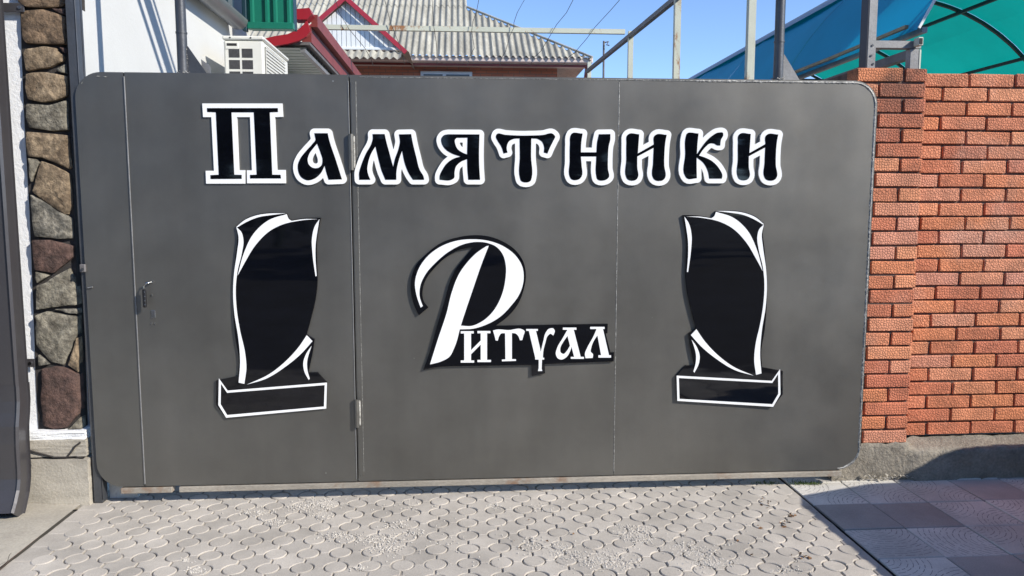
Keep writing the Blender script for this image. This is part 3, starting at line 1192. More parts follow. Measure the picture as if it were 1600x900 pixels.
m_in = [(262, 245, c), (378, 245, c), (390, 300), (425, 430), (460, 560, c), (475, 490), (510, 390), (524, 320), (515, 248, c), (632, 245, c), (648, 330), (680, 460), (715, 590), (752, 655), (757, 683, c),
        (650, 683, c), (620, 640), (575, 540), (545, 405, c), (510, 510), (492, 600), (490, 683, c), (385, 683, c), (350, 600), (315, 470), (290, 363, c), (250, 430), (220, 520), (212, 590), (225, 645), (242, 683, c),
        (135, 683, c), (133, 620), (155, 540), (200, 430), (250, 340), (264, 290)]
ya_in = [(1287, 248, c), (1283, 400), (1285, 560), (1293, 683, c), (1180, 683, c), (1172, 600), (1168, 485, c), (1110, 510), (1060, 560), (1048, 610), (1042, 668), (1018, 683), (905, 683, c), (905, 650), (930, 590),
         (980, 520), (1040, 480), (1105, 460, c), (1030, 435), (960, 390), (925, 335), (922, 285), (945, 257), (985, 247, c)]
ya_h = [(1172, 280, c), (1168, 440, c), (1120, 420), (1075, 385), (1055, 340), (1052, 300), (1068, 281, c)]
t_in = [(100, 183), (180, 190), (300, 197), (420, 197), (540, 192), (635, 180), (658, 205), (640, 250), (610, 310), (585, 370, c), (550, 360, c), (553, 310), (530, 255), (490, 230), (430, 225, c), (428, 400), (434, 600), (425, 630), (330, 630),
        (320, 600), (320, 400), (318, 225, c), (260, 230), (215, 255), (198, 290), (195, 330), (203, 360, c), (165, 370, c), (140, 300), (105, 245), (90, 210)]
n_in = [(815, 182), (922, 178, c), (910, 260), (905, 358, c), (1055, 358, c), (1060, 270), (1078, 185, c), (1188, 183, c), (1188, 230), (1172, 300), (1165, 400), (1165, 520), (1172, 600), (1160, 613), (1060, 612), (1054, 590), (1053, 398, c), (905, 398, c),
        (912, 480), (912, 590), (895, 612), (810, 612), (798, 590), (798, 450), (800, 280), (806, 200)]
i_in = [(120, 172), (217, 172, c), (205, 342, c), (347, 262, c), (352, 188), (364, 177), (462, 177, c), (450, 240), (442, 330), (440, 450), (447, 560), (437, 574), (348, 572), (338, 555), (340, 430), (346, 292, c), (200, 370, c), (200, 470), (207, 550),
        (195, 572), (110, 570), (100, 550), (102, 400), (103, 250), (108, 185)]
k_in = [(640, 168), (745, 165, c), (735, 260), (730, 350, c), (760, 305), (800, 250), (860, 190), (920, 157), (962, 160), (965, 180), (945, 220), (938, 272, c), (915, 272), (880, 255), (845, 255), (810, 282), (770, 330), (750, 362, c), (800, 378), (870, 415),
        (930, 480), (957, 545), (952, 567, c), (840, 567, c), (830, 510), (790, 430), (728, 378, c), (728, 470), (730, 563, c), (640, 563), (626, 545), (626, 350), (630, 200)]
GROW = 7.3
rl = random.Random(2)


def letter(blk, holes, white=None):
    yb = -0.011 + rl.uniform(-.001, .001)
    if white is None:
        wl = group_loops(outline([blk], holes, GROW))
    else:
        wl = [[white]]
    o = put('letter', sign_mesh(wl, yb, -0.0003), M_white, word, recalc=False)
    put('infill', sign_mesh([[blk] + list(holes)], yb - 0.0012, yb + 0.0005), M_black, o)
    return o


letter(path(P_in, A_, As), [], path(P_out, A_, As))
letter(path(a_in, A_, As), [path(a_h, A_, As)])
letter(path(m_in, B_, Bs), [])
letter(path(ya_in, B_, Bs), [path(ya_h, B_, Bs)])
letter(path(t_in, C_, Cs), [])
letter(path(n_in, C_, Cs), [])
letter(path(i_in, D_, Ds), [])
letter(path(k_in, D_, Ds), [])
letter([(x + 993 / Ds, y - 3 / Ds) for x, y in path(i_in, D_, Ds)], [])

# ---- logo
logo = thing('logo_sign', 'black logo board with large white cursive capital and small white letters, mid gate', 'sign', (0.0, -0.005, 1.0))
F_, Fs = (620, 350), 3.6
U_, Us = (700, 480), 5.926


def U(x, y):
    return ((U_[0] + x / Us - F_[0]) * Fs, (U_[1] + y / Us - F_[1]) * Fs, 1)


back = [(125, 512, c), (178, 468, c), (152, 432), (146, 370), (165, 310), (210, 250), (280, 185), (350, 145), (432, 128, c), (380, 190), (330, 255), (297, 330), (270, 430), (230, 560), (182, 730), (150, 818, c), (230, 801), (300, 797, c),
        U(775, 531), U(775, 632), U(897, 607), U(893, 522), U(1530, 497), U(1533, 413), U(1500, 415), U(1456, 240), U(1472, 237), U(1475, 150), U(440, 168),
        (620, 522), (680, 450), (715, 360), (725, 280), (710, 210), (670, 150), (600, 100), (520, 70), (440, 62), (340, 75), (250, 105), (170, 165), (110, 230), (82, 310), (82, 390), (100, 460)]
YL = -0.013
put('backing_board', sign_mesh([[path(back, F_, Fs)]], YL, -0.0003), M_black, logo)
bowl = [(135, 468, c), (112, 400), (103, 330), (120, 260), (165, 190), (240, 130), (330, 95), (430, 85), (520, 95), (600, 125), (670, 180), (705, 240), (712, 310), (690, 390), (640, 460), (580, 520), (500, 565), (430, 586), (352, 590, c), (357, 569, c),
        (420, 571), (480, 545), (540, 490), (585, 410), (610, 310), (612, 230), (595, 170), (560, 128), (510, 106), (450, 100), (370, 115), (300, 150), (220, 215), (160, 285), (132, 350), (130, 410), (147, 460, c)]
stem = [(503, 124, c), (517, 121, c), (480, 215), (430, 360), (360, 570), (325, 690), (295, 745), (250, 770), (187, 787, c), (230, 650), (280, 500), (310, 380), (350, 280), (400, 210), (450, 160)]
put('capital_letter', sign_mesh(group_loops(outline([path(bowl, F_, Fs), path(stem, F_, Fs)])), YL - .0015, YL + .0005), M_white, logo)


def rect(x0, y0, x1, y1):
    return [(x0, y0, c), (x1, y0, c), (x1, y1, c), (x0, y1, c)]


small = {
    'i': ([rect(118, 218, 238, 239), rect(272, 216, 392, 237), rect(118, 488, 242, 508), rect(272, 483, 397, 503), rect(150, 222, 213, 500), rect(302, 220, 361, 496),
           [(208, 398, c), (308, 298, c), (308, 335, c), (208, 436, c)]], []),
    't': ([[(415, 212, c), (440, 205), (560, 208), (690, 203), (706, 215), (696, 260), (686, 300, c), (664, 302, c), (650, 265), (625, 240), (590, 235, c), (590, 476, c), (628, 477, c), (628, 492, c), (498, 496, c), (498, 480, c), (530, 478, c),
            (527, 237, c), (490, 240), (472, 265), (460, 305, c), (440, 303, c), (430, 260)]], []),
    'u': ([rect(722, 198, 830, 215), [(745, 210, c), (811, 210, c), (852, 385, c), (862, 470, c), (808, 476, c), (795, 420, c)],
           [(850, 430, c), (865, 370), (880, 310), (900, 235), (930, 197), (972, 193), (985, 210), (972, 258, c), (945, 242), (920, 262), (900, 320), (880, 400), (875, 470, c), (850, 470, c)],
           rect(805, 463, 888, 480), [(838, 470, c), (868, 470, c), (864, 565, c), (871, 585, c), (830, 586, c), (837, 560, c)]], []),
    'a': ([rect(1060, 185, 1185, 205), [(1100, 203, c), (1160, 203, c), (1226, 460, c), (1166, 462, c)], rect(1133, 455, 1255, 473),
           [(1102, 205, c), (1060, 280), (1008, 370), (995, 430), (1015, 470), (1048, 480), (1092, 458), (1130, 395), (1145, 345, c), (1120, 240, c)]],
          [[(1103, 262, c), (1062, 320), (1036, 380), (1042, 416), (1065, 428), (1095, 402), (1126, 352, c)]]),
    'l': ([rect(1312, 178, 1445, 198), [(1368, 196, c), (1430, 196, c), (1487, 445, c), (1415, 448, c)], rect(1388, 440, 1505, 462),
           [(1372, 197, c), (1340, 270), (1285, 370), (1263, 430), (1270, 468, c), (1335, 465, c), (1338, 430), (1318, 408), (1322, 370), (1350, 300), (1388, 245, c)]], []),
}
for k, (add, sub) in small.items():
    lps = outline([path(q, U_, Us) for q in add], [path(q, U_, Us) for q in sub], 0.0, 0.3, 0.04)
    put('small_letter', sign_mesh(group_loops(lps), YL - .0015, YL + .0005), M_white, logo)

# ---- the two gravestone boards
E_, Es = (320, 310), 2.573
slab = [(128, 112, c), (160, 85), (210, 65), (270, 57), (333, 60, c), (340, 78), (352, 87, c), (400, 79), (468, 77, c), (460, 120), (452, 180), (453, 260), (455, 330), (448, 400), (432, 470), (412, 545, c), (443, 565, c), (435, 620), (418, 698, c),
        (455, 697, c), (493, 738, c), (490, 838, c), (90, 882, c), (48, 828, c), (48, 730, c), (136, 712, c), (140, 650), (126, 560), (117, 450), (118, 320), (128, 210), (134, 150)]
marks = [
    [(130, 114, c), (165, 86), (215, 67), (270, 60), (330, 60, c), (270, 67), (220, 75), (170, 95), (134, 116, c)],
    [(332, 63, c), (260, 87), (200, 140), (160, 220), (135, 310, c), (165, 255), (205, 190), (265, 130), (320, 103), (349, 95, c), (400, 87), (456, 83, c), (400, 83), (351, 90, c), (340, 82)],
    [(130, 115, c), (150, 135), (158, 165), (152, 220), (135, 290), (128, 350), (131, 440), (145, 530), (165, 620), (170, 680), (162, 743, c), (139, 738, c), (145, 660), (138, 560), (122, 460), (117, 380), (121, 300), (134, 210), (139, 155)],
    [(463, 83, c), (445, 110), (433, 160), (435, 220), (447, 312, c), (452, 311, c), (447, 240), (448, 180), (455, 130)],
    [(412, 548, c), (435, 572, c), (390, 622), (330, 672), (250, 722), (172, 746, c), (260, 705), (330, 650), (380, 595)],
    [(432, 590, c), (410, 622), (398, 660), (402, 692), (420, 728, c), (424, 722, c), (415, 690), (414, 650), (421, 622)],
]
frame_out = [(60, 722, c), (95, 770, c), (493, 738, c), (490, 842, c), (89, 879, c), (58, 828, c)]
frame_in = [(68, 742, c), (93, 779, c), (484, 748, c), (481, 834, c), (93, 868, c), (67, 825, c)]


def monument(label, tf):
    t = thing('gravestone_board', label, 'sign', tuple(tf((419, 660)) - Vector((0, .005, 0))), 'gravestone boards on the gate')
    put('board', sign_mesh([[path(slab, E_, Es)]], YL, -0.0003, tf), M_black, t)
    for q in marks:
        put('white_stripe', sign_mesh([[path(q, E_, Es)]], YL - .0012, YL + .0005, tf), M_white, t)
    put('base_outline', sign_mesh([[path(frame_out, E_, Es), path(frame_in, E_, Es)]], YL - .0012, YL + .0005, tf), M_white, t)


def tf_left(p):
    return onY(p[0], p[1], 0.0)


# the right board is the left one turned over; its place comes from three of its corners
_G = (1040, 310, 2.571)
src = [(128, 112), (468, 77), (412, 545), (443, 565), (493, 738), (490, 838), (90, 882), (48, 730), (333, 60)]
dst = [(392, 103), (62, 68), (128, 520), (98, 542), (38, 708), (38, 808), (432, 838), (460, 690), (200, 48)]
_A, _B = [], []
for s_, d_ in zip(src, dst):
    a = onY(E_[0] + s_[0] / Es, E_[1] + s_[1] / Es)
    b = onY(_G[0] + d_[0] / _G[2], _G[1] + d_[1] / _G[2])
    _A.append((a.x, a.z, 1))
    _B.append((b.x, b.z))
_T, *_ = np.linalg.lstsq(np.array(_A), np.array(_B), rcond=None)


def tf_right(p):
    a = onY(p[0], p[1])
    q = np.array((a.x, a.z, 1)) @ _T
    return Vector((q[0], 0, q[1]))


monument('black gravestone board with white stripes on the wicket door', tf_left)
monument('black gravestone board with white stripes near the brick pillar', tf_right)

# ================================================================== RIGHT: BRICK PILLAR, WALL, FOUNDATION
PY, WY = 0.075, 0.205
ROWS = 26
Z_TOP, Z_BOT = 2.229, 0.203
RP = (Z_TOP - Z_BOT) / ROWS
PXR = 2.4585
rb = random.Random(21)


def brick_mesh(w):
    h = RP - 0.0105
    mb = MB().bbox(0, w, 0, 0.10, 0, h, 0.004)
    return mb


_bm = {}


def brick(parent, x0, x1, y, row, z0=None):
    w = round(x1 - x0, 3)
    key = (w, rb.randrange(3))
    if key not in _bm:
        m = MB().bbox(0, w, 0, 0.11, 0, RP - 0.0105, 0.004)
        q = random.Random(hash(key) & 0xffff)
        m.v = [(a + q.gauss(0, .0012), b_ + q.gauss(0, .0012) if b_ < .05 else b_, z + q.gauss(0, .001)) for a, b_, z in m.v]
        me = m.mesh('brick')
        me.materials.append(M_brick)
        _bm[key] = me
    o = bpy.data.objects.new('brick', _bm[key])
    COL.objects.link(o)
    o.parent = parent
    o.matrix_parent_inverse = Matrix.Translation(-Vector(parent.location))
    o.location = (x0 + rb.gauss(0, .0012), y + rb.gauss(0, .0018), (Z_BOT if z0 is None else z0) + row * RP + 0.005 + rb.gauss(0, .0008))
    o.rotation_euler = (0, rb.gauss(0, .0025), rb.gauss(0, .003))
    return o


pillar = thing('brick_pillar', 'orange textured brick pillar partly behind the gate edge', 'pillar', (2.27, PY + .19, 0))
put('mortar_core', MB().box(PXR - .375, PXR - .006, PY + .013, PY + .37, Z_BOT + .002, Z_TOP - .012), M_mortar, pillar)
for k in range(ROWS):
    jg = 0.012
    if (ROWS - 1 - k) % 2 == 1:
        brick(pillar, PXR - .25, PXR, PY, k)
        brick(pillar, PXR - .25 - jg - .118, PXR - .25 - jg, PY, k)
    else:
        brick(pillar, PXR - .118, PXR, PY, k)
        brick(pillar, PXR - .118 - jg - .25, PXR - .118 - jg, PY, k)
    if k % 2:
        pass
# top row in the photo: long brick then header
bwall = thing('brick_wall', 'long orange textured brick garden wall right of the pillar', 'wall', (3.6, WY + .06, 0))
put('mortar_core', MB().box(PXR - .05, 5.2, WY + .014, WY + .24, Z_BOT + .002, Z_TOP - .012), M_mortar, bwall)
starts = [0.055, 0.175, 0.078, 0.195, 0.072, 0.19, 0.068, 0.19, 0.066, 0.185]
for k in range(ROWS):
    top = ROWS - 1 - k
    x = PXR - 0.03
    end = PXR + (0.052 if top % 2 == 0 else 0.172) + rb.uniform(-.012, .016) + (0.02 if 8 < top < 16 else 0)
    while x < 5.2:
        brick(bwall, x, min(end, 5.2), WY, k)
        x = end + 0.0125
        end = x + 0.25
        if x > 5.1:
            break

# rough concrete footing
fnd = MB()
rf = random.Random(8)
nx, nz = 90, 10
prof = []
for i in range(nx + 1):
    for j in range(nz + 1):
        x = 2.03 + (5.6 - 2.03) * i / nx
        t = j / nz
        if t <= .7:
            y = 0.062 - 0.012 * (1 - t)
            z = -0.02 + (0.165 + 0.02) * t / .7
        else:
            y = 0.062 + (t - .7) / .3 * 0.16
            z = 0.165 + (t - .7) / .3 * 0.028
        lumps = rf.gauss(0, .004)
        if x < PXR + .02:
            y = 0.066 if t < .9 else 0.066 + (t - .9) * 1.5
            z = -0.02 + (Z_BOT + .022) * min(1, t / .9)
        fnd.v.append((x + rf.gauss(0, .004), y + rf.gauss(0, .004) * (1.0 if t < .95 else .2) + .006 * math.sin(x * 9), z + lumps))
for i in range(nx):
    for j in range(nz):
        a = i * (nz + 1) + j
        fnd.f.append((a, a + nz + 1, a + nz + 2, a + 1))
        fnd.s.append(True)
fn = put('concrete_footing', fnd, M_conc)
tag(fn, 'rough grey concrete footing under the brick wall and pillar', 'footing')
rub = MB()
for _ in range(70):
    q = onZ(rg.gauss(1365, 26), rg.gauss(742, 5), 0)
    s = rg.uniform(.004, .014)
    cpt = Vector((q.x, min(q.y, .05) , rg.uniform(0.0, .03)))
    v = [cpt + Vector((rg.gauss(0, 1), rg.gauss(0, 1), abs(rg.gauss(0, 1)))).normalized() * s for _ in range(6)]
    rub.add(v, [(0, 1, 2), (0, 2, 3), (0, 3, 4), (1, 2, 5), (2, 3, 5), (3, 4, 5), (0, 1, 5), (0, 4, 5)])
g = put('mortar_rubble', rub, M_conc2, fn)
g['kind'] = 'stuff'
# loose things lying under the end of the gate
q0 = onZ(1300, 748, 0)
tag(put('angle_offcut', MB().bbox(q0.x - .02, q0.x + .05, q0.y + .0, q0.y + .025, 0.0, .05, .004).bbox(q0.x - .05, q0.x + .055, q0.y + .027, q0.y + .033, 0.0, .06, .002), M_steel),
    'dark steel offcut under the right end of the gate', 'steel offcut')

# ================================================================== LEFT: STONE PILLAR, JAMB, DRAINPIPE
SYF = 0.035                                        # plane of stone faces
pst = thing('stone_pillar', 'narrow pillar of irregular brown and grey fieldstones beside the gate post', 'pillar', (-2.17, .12, 0))
SC = {1: (0, 0, 3.75), 2: (0, 220, 3.75), 3: (0, 440, 3.75)}
stones = [
    (1, 0, [(95, -60), (372, -60), (376, 20), (360, 36), (250, 42), (150, 38), (108, 12)]),
    (1, 3, [(300, 48), (376, 50), (379, 86), (340, 74)]),
    (1, 0, [(120, 62), (245, 52), (325, 76), (380, 98), (382, 257), (300, 256), (150, 250), (126, 210)]),
    (1, 1, [(145, 287), (260, 270), (325, 280), (350, 312), (374, 330), (366, 358), (290, 392), (155, 414), (136, 340)]),
    (1, 3, [(348, 276), (382, 280), (382, 312), (364, 304)]),
    (1, 2, [(328, 404), (380, 376), (384, 428), (338, 418)]),
    (1, 1, [(150, 432), (230, 421), (310, 430), (384, 444), (388, 560), (320, 588), (240, 598), (160, 580), (146, 500)]),
    (1, 2, [(155, 607), (280, 617), (390, 588), (394, 762), (300, 766), (165, 745), (152, 680)]),
    (1, 1, [(160, 772), (394, 792), (404, 900), (411, 978), (400, 990), (330, 957), (250, 925), (165, 915), (155, 850)]),
    (2, 2, [(165, 102), (210, 108), (232, 126), (212, 172), (180, 240), (165, 172)]),
    (2, 1, [(246, 120), (300, 140), (402, 192), (416, 380), (396, 430), (360, 425), (270, 360), (190, 300), (212, 210)]),
    (2, 4, [(180, 316), (240, 346), (330, 412), (414, 452), (420, 572), (330, 574), (200, 560), (186, 450)]),
    (2, 3, [(190, 582), (290, 582), (424, 616), (424, 682), (372, 725), (310, 776), (200, 756), (190, 650)]),
    (2, 2, [(204, 769), (286, 790), (216, 834), (204, 805)]),
    (3, 2, [(214, 26), (265, 8), (330, -36), (402, -76), (432, -20), (444, 60), (446, 138), (340, 147), (255, 159), (212, 164)]),
    (3, 4, [(320, 163), (446, 160), (448, 190), (384, 183)]),
    (3, 2, [(214, 196), (270, 176), (350, 190), (448, 206), (448, 310), (412, 400), (366, 490), (290, 474), (214, 380), (208, 280)]),
    (3, 1, [(452, 328), (458, 440), (454, 532), (394, 490), (420, 420)]),
    (3, 4, [(222, 430), (285, 485), (222, 498)]),
    (3, 3, [(244, 511), (320, 499), (390, 511), (458, 546), (468, 720), (458, 778), (390, 854), (310, 866), (250, 846), (236, 700)]),
    (3, 2, [(468, 796), (474, 866), (396, 866), (430, 836)]),
]
rsn = random.Random(4)
for cid, mi, poly in stones:
    ox, oy, s = SC[cid]
    P = [onY(ox + x / s, oy + y / s, SYF) for x, y in poly]
    cen = sum(P, Vector()) / len(P)
    # even outline points, softened corners
    ring = []
    for i in range(len(P)):
        a, b_, d = P[i - 1], P[i], P[(i + 1) % len(P)]
        ring += [b_.lerp(a, .12), b_.lerp(a, .025) * .5 + b_.lerp(d, .025) * .5, b_.lerp(d, .12), b_.lerp(d, .5) + Vector((rsn.gauss(0, .0015), 0, rsn.gauss(0, .0015)))]
    n = len(ring)
    size = max((p - cen).length for p in P)
    mb = MB()
    V = []
    ph = rsn.uniform(0, 6)
    tilt = (rsn.gauss(0, .03), rsn.gauss(0, .03))
    for sc, y in ((1.02, 0.055), (1.02, 0.007), (1.0, 0.0015), (0.96, 0.0), (0.65, -0.001), (0.33, -0.001)):
        for p in ring:
            d = p - cen
            k = 1 - (1 - sc) * min(1.0, 0.05 / max(size, .01)) if sc > .9 else sc
            q = cen + d * k
            yy = SYF + y + (d.x * tilt[0] + d.z * tilt[1]) * k + (.0035 * math.sin(q.x * 61 + ph) * math.sin(q.z * 47 + 2 * ph) + .002 * math.sin(q.x * 130 + q.z * 95 + ph) if y < .012 else 0)
            V.append((q.x, yy, q.z))
    F = [(r_ * n + i, (r_ + 1) * n + i, (r_ + 1) * n + (i + 1) % n, r_ * n + (i + 1) % n) for r_ in range(5) for i in range(n)]
    mb.add(V[:3 * n], F[:2 * n], False)
    mb.add(V[2 * n:], [tuple(i - 2 * n for i in f) for f in F[2 * n:]], True)
    last = V[5 * n:]
    mb.add(last + [(cen.x, SYF - .001 + .0035 * math.sin(cen.x * 61 + ph) * math.sin(cen.z * 47 + 2 * ph) + .002 * math.sin(cen.x * 130 + cen.z * 95 + ph), cen.z)], [(i, n, (i + 1) % n) for i in range(n)], True)
    put('stone', mb, STONE[mi], pst, recalc=True)
jl0 = onY(30, 0, SYF + .05).x
pcore = [onY(x, y, SYF + .022) for x, y in ((30, -30), (104, -30), (128, 672), (60, 672), (56, 600), (52, 480), (46, 330), (38, 190), (34, 90))]
put('mortar_core', MB().plate([[(p.x, p.z) for p in pcore]], lambda p: (p[0], SYF + .022, p[1]), lambda p: (p[0], SYF + .2, p[1])), M_mortar_dark, pst)
# plinth: white ledge, concrete block with a crack, lower block
zl = onY(80, 676, SYF).z
xl, xr = onY(33, 700, SYF).x, onY(131, 700, SYF).x


def rough_block(x0, x1, y0, y1, z0, z1, amp=.003, n=14, seed=1):
    q = random.Random(seed)
    mb = MB()
    V = []
    for j in range(n + 1):
        for i in range(n + 1):
            V.append((x0 + (x1 - x0) * i / n + q.gauss(0, amp * .4), y0 + q.gauss(0, amp), z0 + (z1 - z0) * j / n + (q.gauss(0, amp * .6) if 0 < j else 0)))
    mb.add(V, [(j * (n + 1) + i, j * (n + 1) + i + 1, (j + 1) * (n + 1) + i + 1, (j + 1) * (n + 1) + i) for j in range(n) for i in range(n)], True)
    top = [V[n * (n + 1) + i] for i in range(n + 1)]
    mb.add(top + [(x, y1, z) for x, y, z in top], [(i, i + 1, n + 2 + i, n + 1 + i) for i in range(n)])
    for e, fl in ((n, 0), (0, 1)):
        sd = [V[j * (n + 1) + e] for j in range(n + 1)]
        fs = [(j, n + 1 + j, n + 2 + j, j + 1) for j in range(n)]
        mb.add(sd + [(x, y1, z) for x, y, z in sd], [tuple(reversed(f)) for f in fs] if fl else fs)
    return mb


zm = onY(80, 716, 0.0).z
put('ledge', rough_block(xl - .30, xr + .02, 0.012, 0.2, zl - .03, zl + .012, .002, 14, 3), M_stucco, pst)
put('plinth_block', rough_block(xl - .30, xr + .025, 0.002, 0.2, zm + .006, zl - .030, .002, 14, 4), M_conc2, pst)
put('plinth_block', rough_block(xl - .30, xr + .035, -0.012, 0.2, -0.02, zm - .006, .0025, 14, 5), M_conc2, pst)
put('crack', MB().tube([Vector((p.x, -.004, p.z)) for p in (onY(x, y, 0) for x, y in ((30, 699), (55, 706), (85, 714), (105, 714), (112, 706), (118, 697), (126, 691)))], .005, 5)
    .tube([Vector((p.x, -.003, p.z)) for p in (onY(x, y, 0) for x, y in ((105, 714), (118, 713), (131, 716)))], .004, 5), M_mortar_dark, pst)
hk = onY(46, 727, -.02)
put('eye_bolt', MB().tube([(hk.x + .009 * math.cos(a), -.022, hk.z + .009 * math.sin(a)) for a in [k * math.pi / 6 for k in range(13)]], .0025, 6)
    .tube([(hk.x - .008, -.022, hk.z), (hk.x - .02, -.005, hk.z - .004)], .0025, 6), M_steel, pst)

# gate post and jamb strip
pst_x0, pst_x1 = onY(101, 0, .012).x, onY(116, 0, .012).x
jx1 = onY(125, 40, .06).x
post = thing('gate_post', 'slim dark grey steel post between the fieldstones and the gate', 'post', (pst_x0, .04, 0))
zt = 4.05
put('square_tube', MB().bbox(pst_x0, pst_x1, .012, .060, 0, zt, .003), M_steel, post)
put('edge_strip', MB().bbox(pst_x1 + .0005, pst_x1 + .0035, .008, .058, 0.02, zt, .001), M_steel, post)
put('jamb_plate', MB().box(pst_x1 + .005, jx1, .060, .075, .14, zt), M_steel, post)
lk = onY(128, 420, -.01)
lug = put('lug', MB().bbox(lk.x - .012, lk.x + .016, -.012, .012, lk.z - .018, lk.z + .022, .004), M_rail, post)
put('bolt', MB().tube([(lk.x + .006, -.020, lk.z), (lk.x + .006, -.010, lk.z)], .006, 8), M_steel, lug)
put('white_kicker', MB().box(pst_x1 + .005, GX0 + .16, .078, .12, 0, .14), M_wall, post)
put('tie_clip', MB().tube([(lk.x + .02, -.004, lk.z - .095), (lk.x + .045, -.008, lk.z - .09)], .0035, 6), M_post, post)

# white building: front strip of stucco, long side wall
SWX = onY(124, 80, .15).x
bld = thing('white_building', 'white rendered building at the left with grey gutter and dark teal cladding', 'building', (-3.4, 3, 0))
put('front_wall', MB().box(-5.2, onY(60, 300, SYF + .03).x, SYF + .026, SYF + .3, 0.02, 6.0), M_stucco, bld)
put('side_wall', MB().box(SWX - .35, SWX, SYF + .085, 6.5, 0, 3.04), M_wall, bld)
# cladding above the gutter: vertical profiled sheet facing the yard
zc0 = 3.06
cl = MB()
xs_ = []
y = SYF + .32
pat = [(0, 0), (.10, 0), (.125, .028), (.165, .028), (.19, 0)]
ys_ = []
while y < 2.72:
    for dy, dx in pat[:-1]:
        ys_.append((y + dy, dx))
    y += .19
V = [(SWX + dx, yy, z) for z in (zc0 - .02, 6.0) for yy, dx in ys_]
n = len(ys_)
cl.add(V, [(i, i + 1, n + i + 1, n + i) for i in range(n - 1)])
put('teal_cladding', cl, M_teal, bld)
# half-round gutter with its fascia
ga = MB()
gy0, gy1 = SYF + .1, 2.72
nseg = 10
for i in range(nseg):
    pass
prof = [(SWX + .005 + .075 + .078 * math.cos(a), zc0 - .035 + .078 * math.sin(a)) for a in [math.pi + math.pi * k / 12 for k in range(13)]]
prof2 = [(SWX + .005 + .075 + .072 * math.cos(a), zc0 - .035 + .072 * math.sin(a)) for a in [2 * math.pi - math.pi * k / 12 for k in range(13)]]
ring = prof + prof2
n = len(ring)
ga.add([(x, gy0, z) for x, z in ring] + [(x, gy1, z) for x, z in ring], [(i, (i + 1) % n, n + (i + 1) % n, n + i) for i in range(n)], True)
put('gutter', ga, M_guttergrey, bld, recalc=True)
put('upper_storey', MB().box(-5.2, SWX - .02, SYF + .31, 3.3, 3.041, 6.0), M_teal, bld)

# green clad bay that faces the street
gb = thing('green_bay', 'bright green profiled-sheet bay above the air conditioner', 'bay', (-1.85, 3.7, 3.3))
YB = 2.78
g0, g1, gzb = onY(387, 40, YB).x, onY(458, 30, YB).x, onY(420, 46, YB).z
put('bottom_trim', MB().bbox(g0, g1 + .004, YB - .02, YB + .05, gzb, gzb + .055, .004), M_green, gb)
gp = MB()
vs_ = []
w = g1 - g0
ribs = [.09, .42, .60, .90]
cur = [(g0, 0)]
for r_ in ribs:
    x = g0 + w * r_
    cur += [(x - .018, 0), (x - .008, -.022), (x + .012, -.022), (x + .022, 0)]
cur.append((g1, 0))
n = len(cur)
gp.add([(x, YB + .012 + dy, z) for z in (gzb + .05, 6.0) for x, dy in cur], [(i, i + 1, n + i + 1, n + i) for i in range(n - 1)])
put('front_sheet', gp, M_green, gb)
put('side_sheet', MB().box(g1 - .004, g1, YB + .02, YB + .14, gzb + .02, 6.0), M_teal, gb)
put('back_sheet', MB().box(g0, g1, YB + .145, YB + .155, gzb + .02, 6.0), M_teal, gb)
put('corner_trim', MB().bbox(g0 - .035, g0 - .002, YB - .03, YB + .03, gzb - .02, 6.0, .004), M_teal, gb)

# porch roof with red gutter, ribbed soffit
pr2 = thing('porch_roof', 'low porch roof with bright red trim and ribbed underside, behind the air conditioner', 'roof', (-1.7, 5, 3.0))
YP = 3.4
E0, E1 = onY(416, 69, YP), onY(478, 56, YP)
xR = onY(484, 40, YP).x
zS = onY(440, 72, YP).z - .01
zE = onY(480, 62, YP).z
# front red trim: a curved moulding
tr = MB()
nn = 8
topc = [onY(x, y, YP) for x, y in ((414, 61), (430, 57), (450, 54), (468, 46), (476, 38), (480, 32))]
botc = [onY(x, y, YP) for x, y in ((414, 70), (430, 72), (450, 69), (468, 64), (479, 58), (485, 50))]
lp = [(p.x, p.z) for p in topc] + [(p.x, p.z) for p in reversed(botc)]
tr.plate([lp], lambda p: (p[0], YP - .02, p[1]), lambda p: (p[0], YP + .03, p[1]))
put('red_front_trim', tr, M_red, pr2)
cap = [onY(x, y, YP - .03) for x, y in ((461, 15), (484, 13), (488, 22), (480, 31), (461, 31))]
put('red_end_cap', MB().plate([[(p.x, p.z) for p in cap]], lambda p: (p[0], YP - .05, p[1]), lambda p: (p[0], YP + .1, p[1])), M_red, pr2)
# gutter and barge going back along the yard
gx_ = onY(485, 30, YP).x
ztop, zbot = onY(486, 15, YP).z, onY(484, 50, YP).z
gt = MB()
gt.box(gx_ - .012, gx_ + .045, YP + .101, 9.5, ztop - .13, ztop - .02)
put('red_gutter', gt, M_redbrown, pr2)
put('barge_board', MB().box(gx_ - .10, gx_ - .014, YP + .101, 9.5, zS + .065, ztop - .12), M_redbrown, pr2)
# soffit ribs across the yard direction
sf = MB()
yy = YP + .03
xL = -2.6
while yy < 9.2:
    sf.add([(xL, yy, zS), (gx_ - .07, yy, zS), (gx_ - .07, yy + .075, zS), (xL, yy + .075, zS)], [(0, 3, 2, 1)])
    sf.add([(xL, yy + .075, zS), (gx_ - .07, yy + .075, zS), (gx_ - .07, yy + .09, zS + .03), (xL, yy + .09, zS + .03)], [(0, 3, 2, 1)])
    sf.add([(xL, yy + .09, zS + .03), (gx_ - .07, yy + .09, zS + .03), (gx_ - .07, yy + .13, zS + .03), (xL, yy + .13, zS + .03)], [(0, 3, 2, 1)])
    sf.add([(xL, yy + .13, zS + .03), (gx_ - .07, yy + .13, zS + .03), (gx_ - .07, yy + .145, zS), (xL, yy + .145, zS)], [(0, 3, 2, 1)])
    yy += .145
put('ribbed_soffit', sf, M_soffit, pr2)
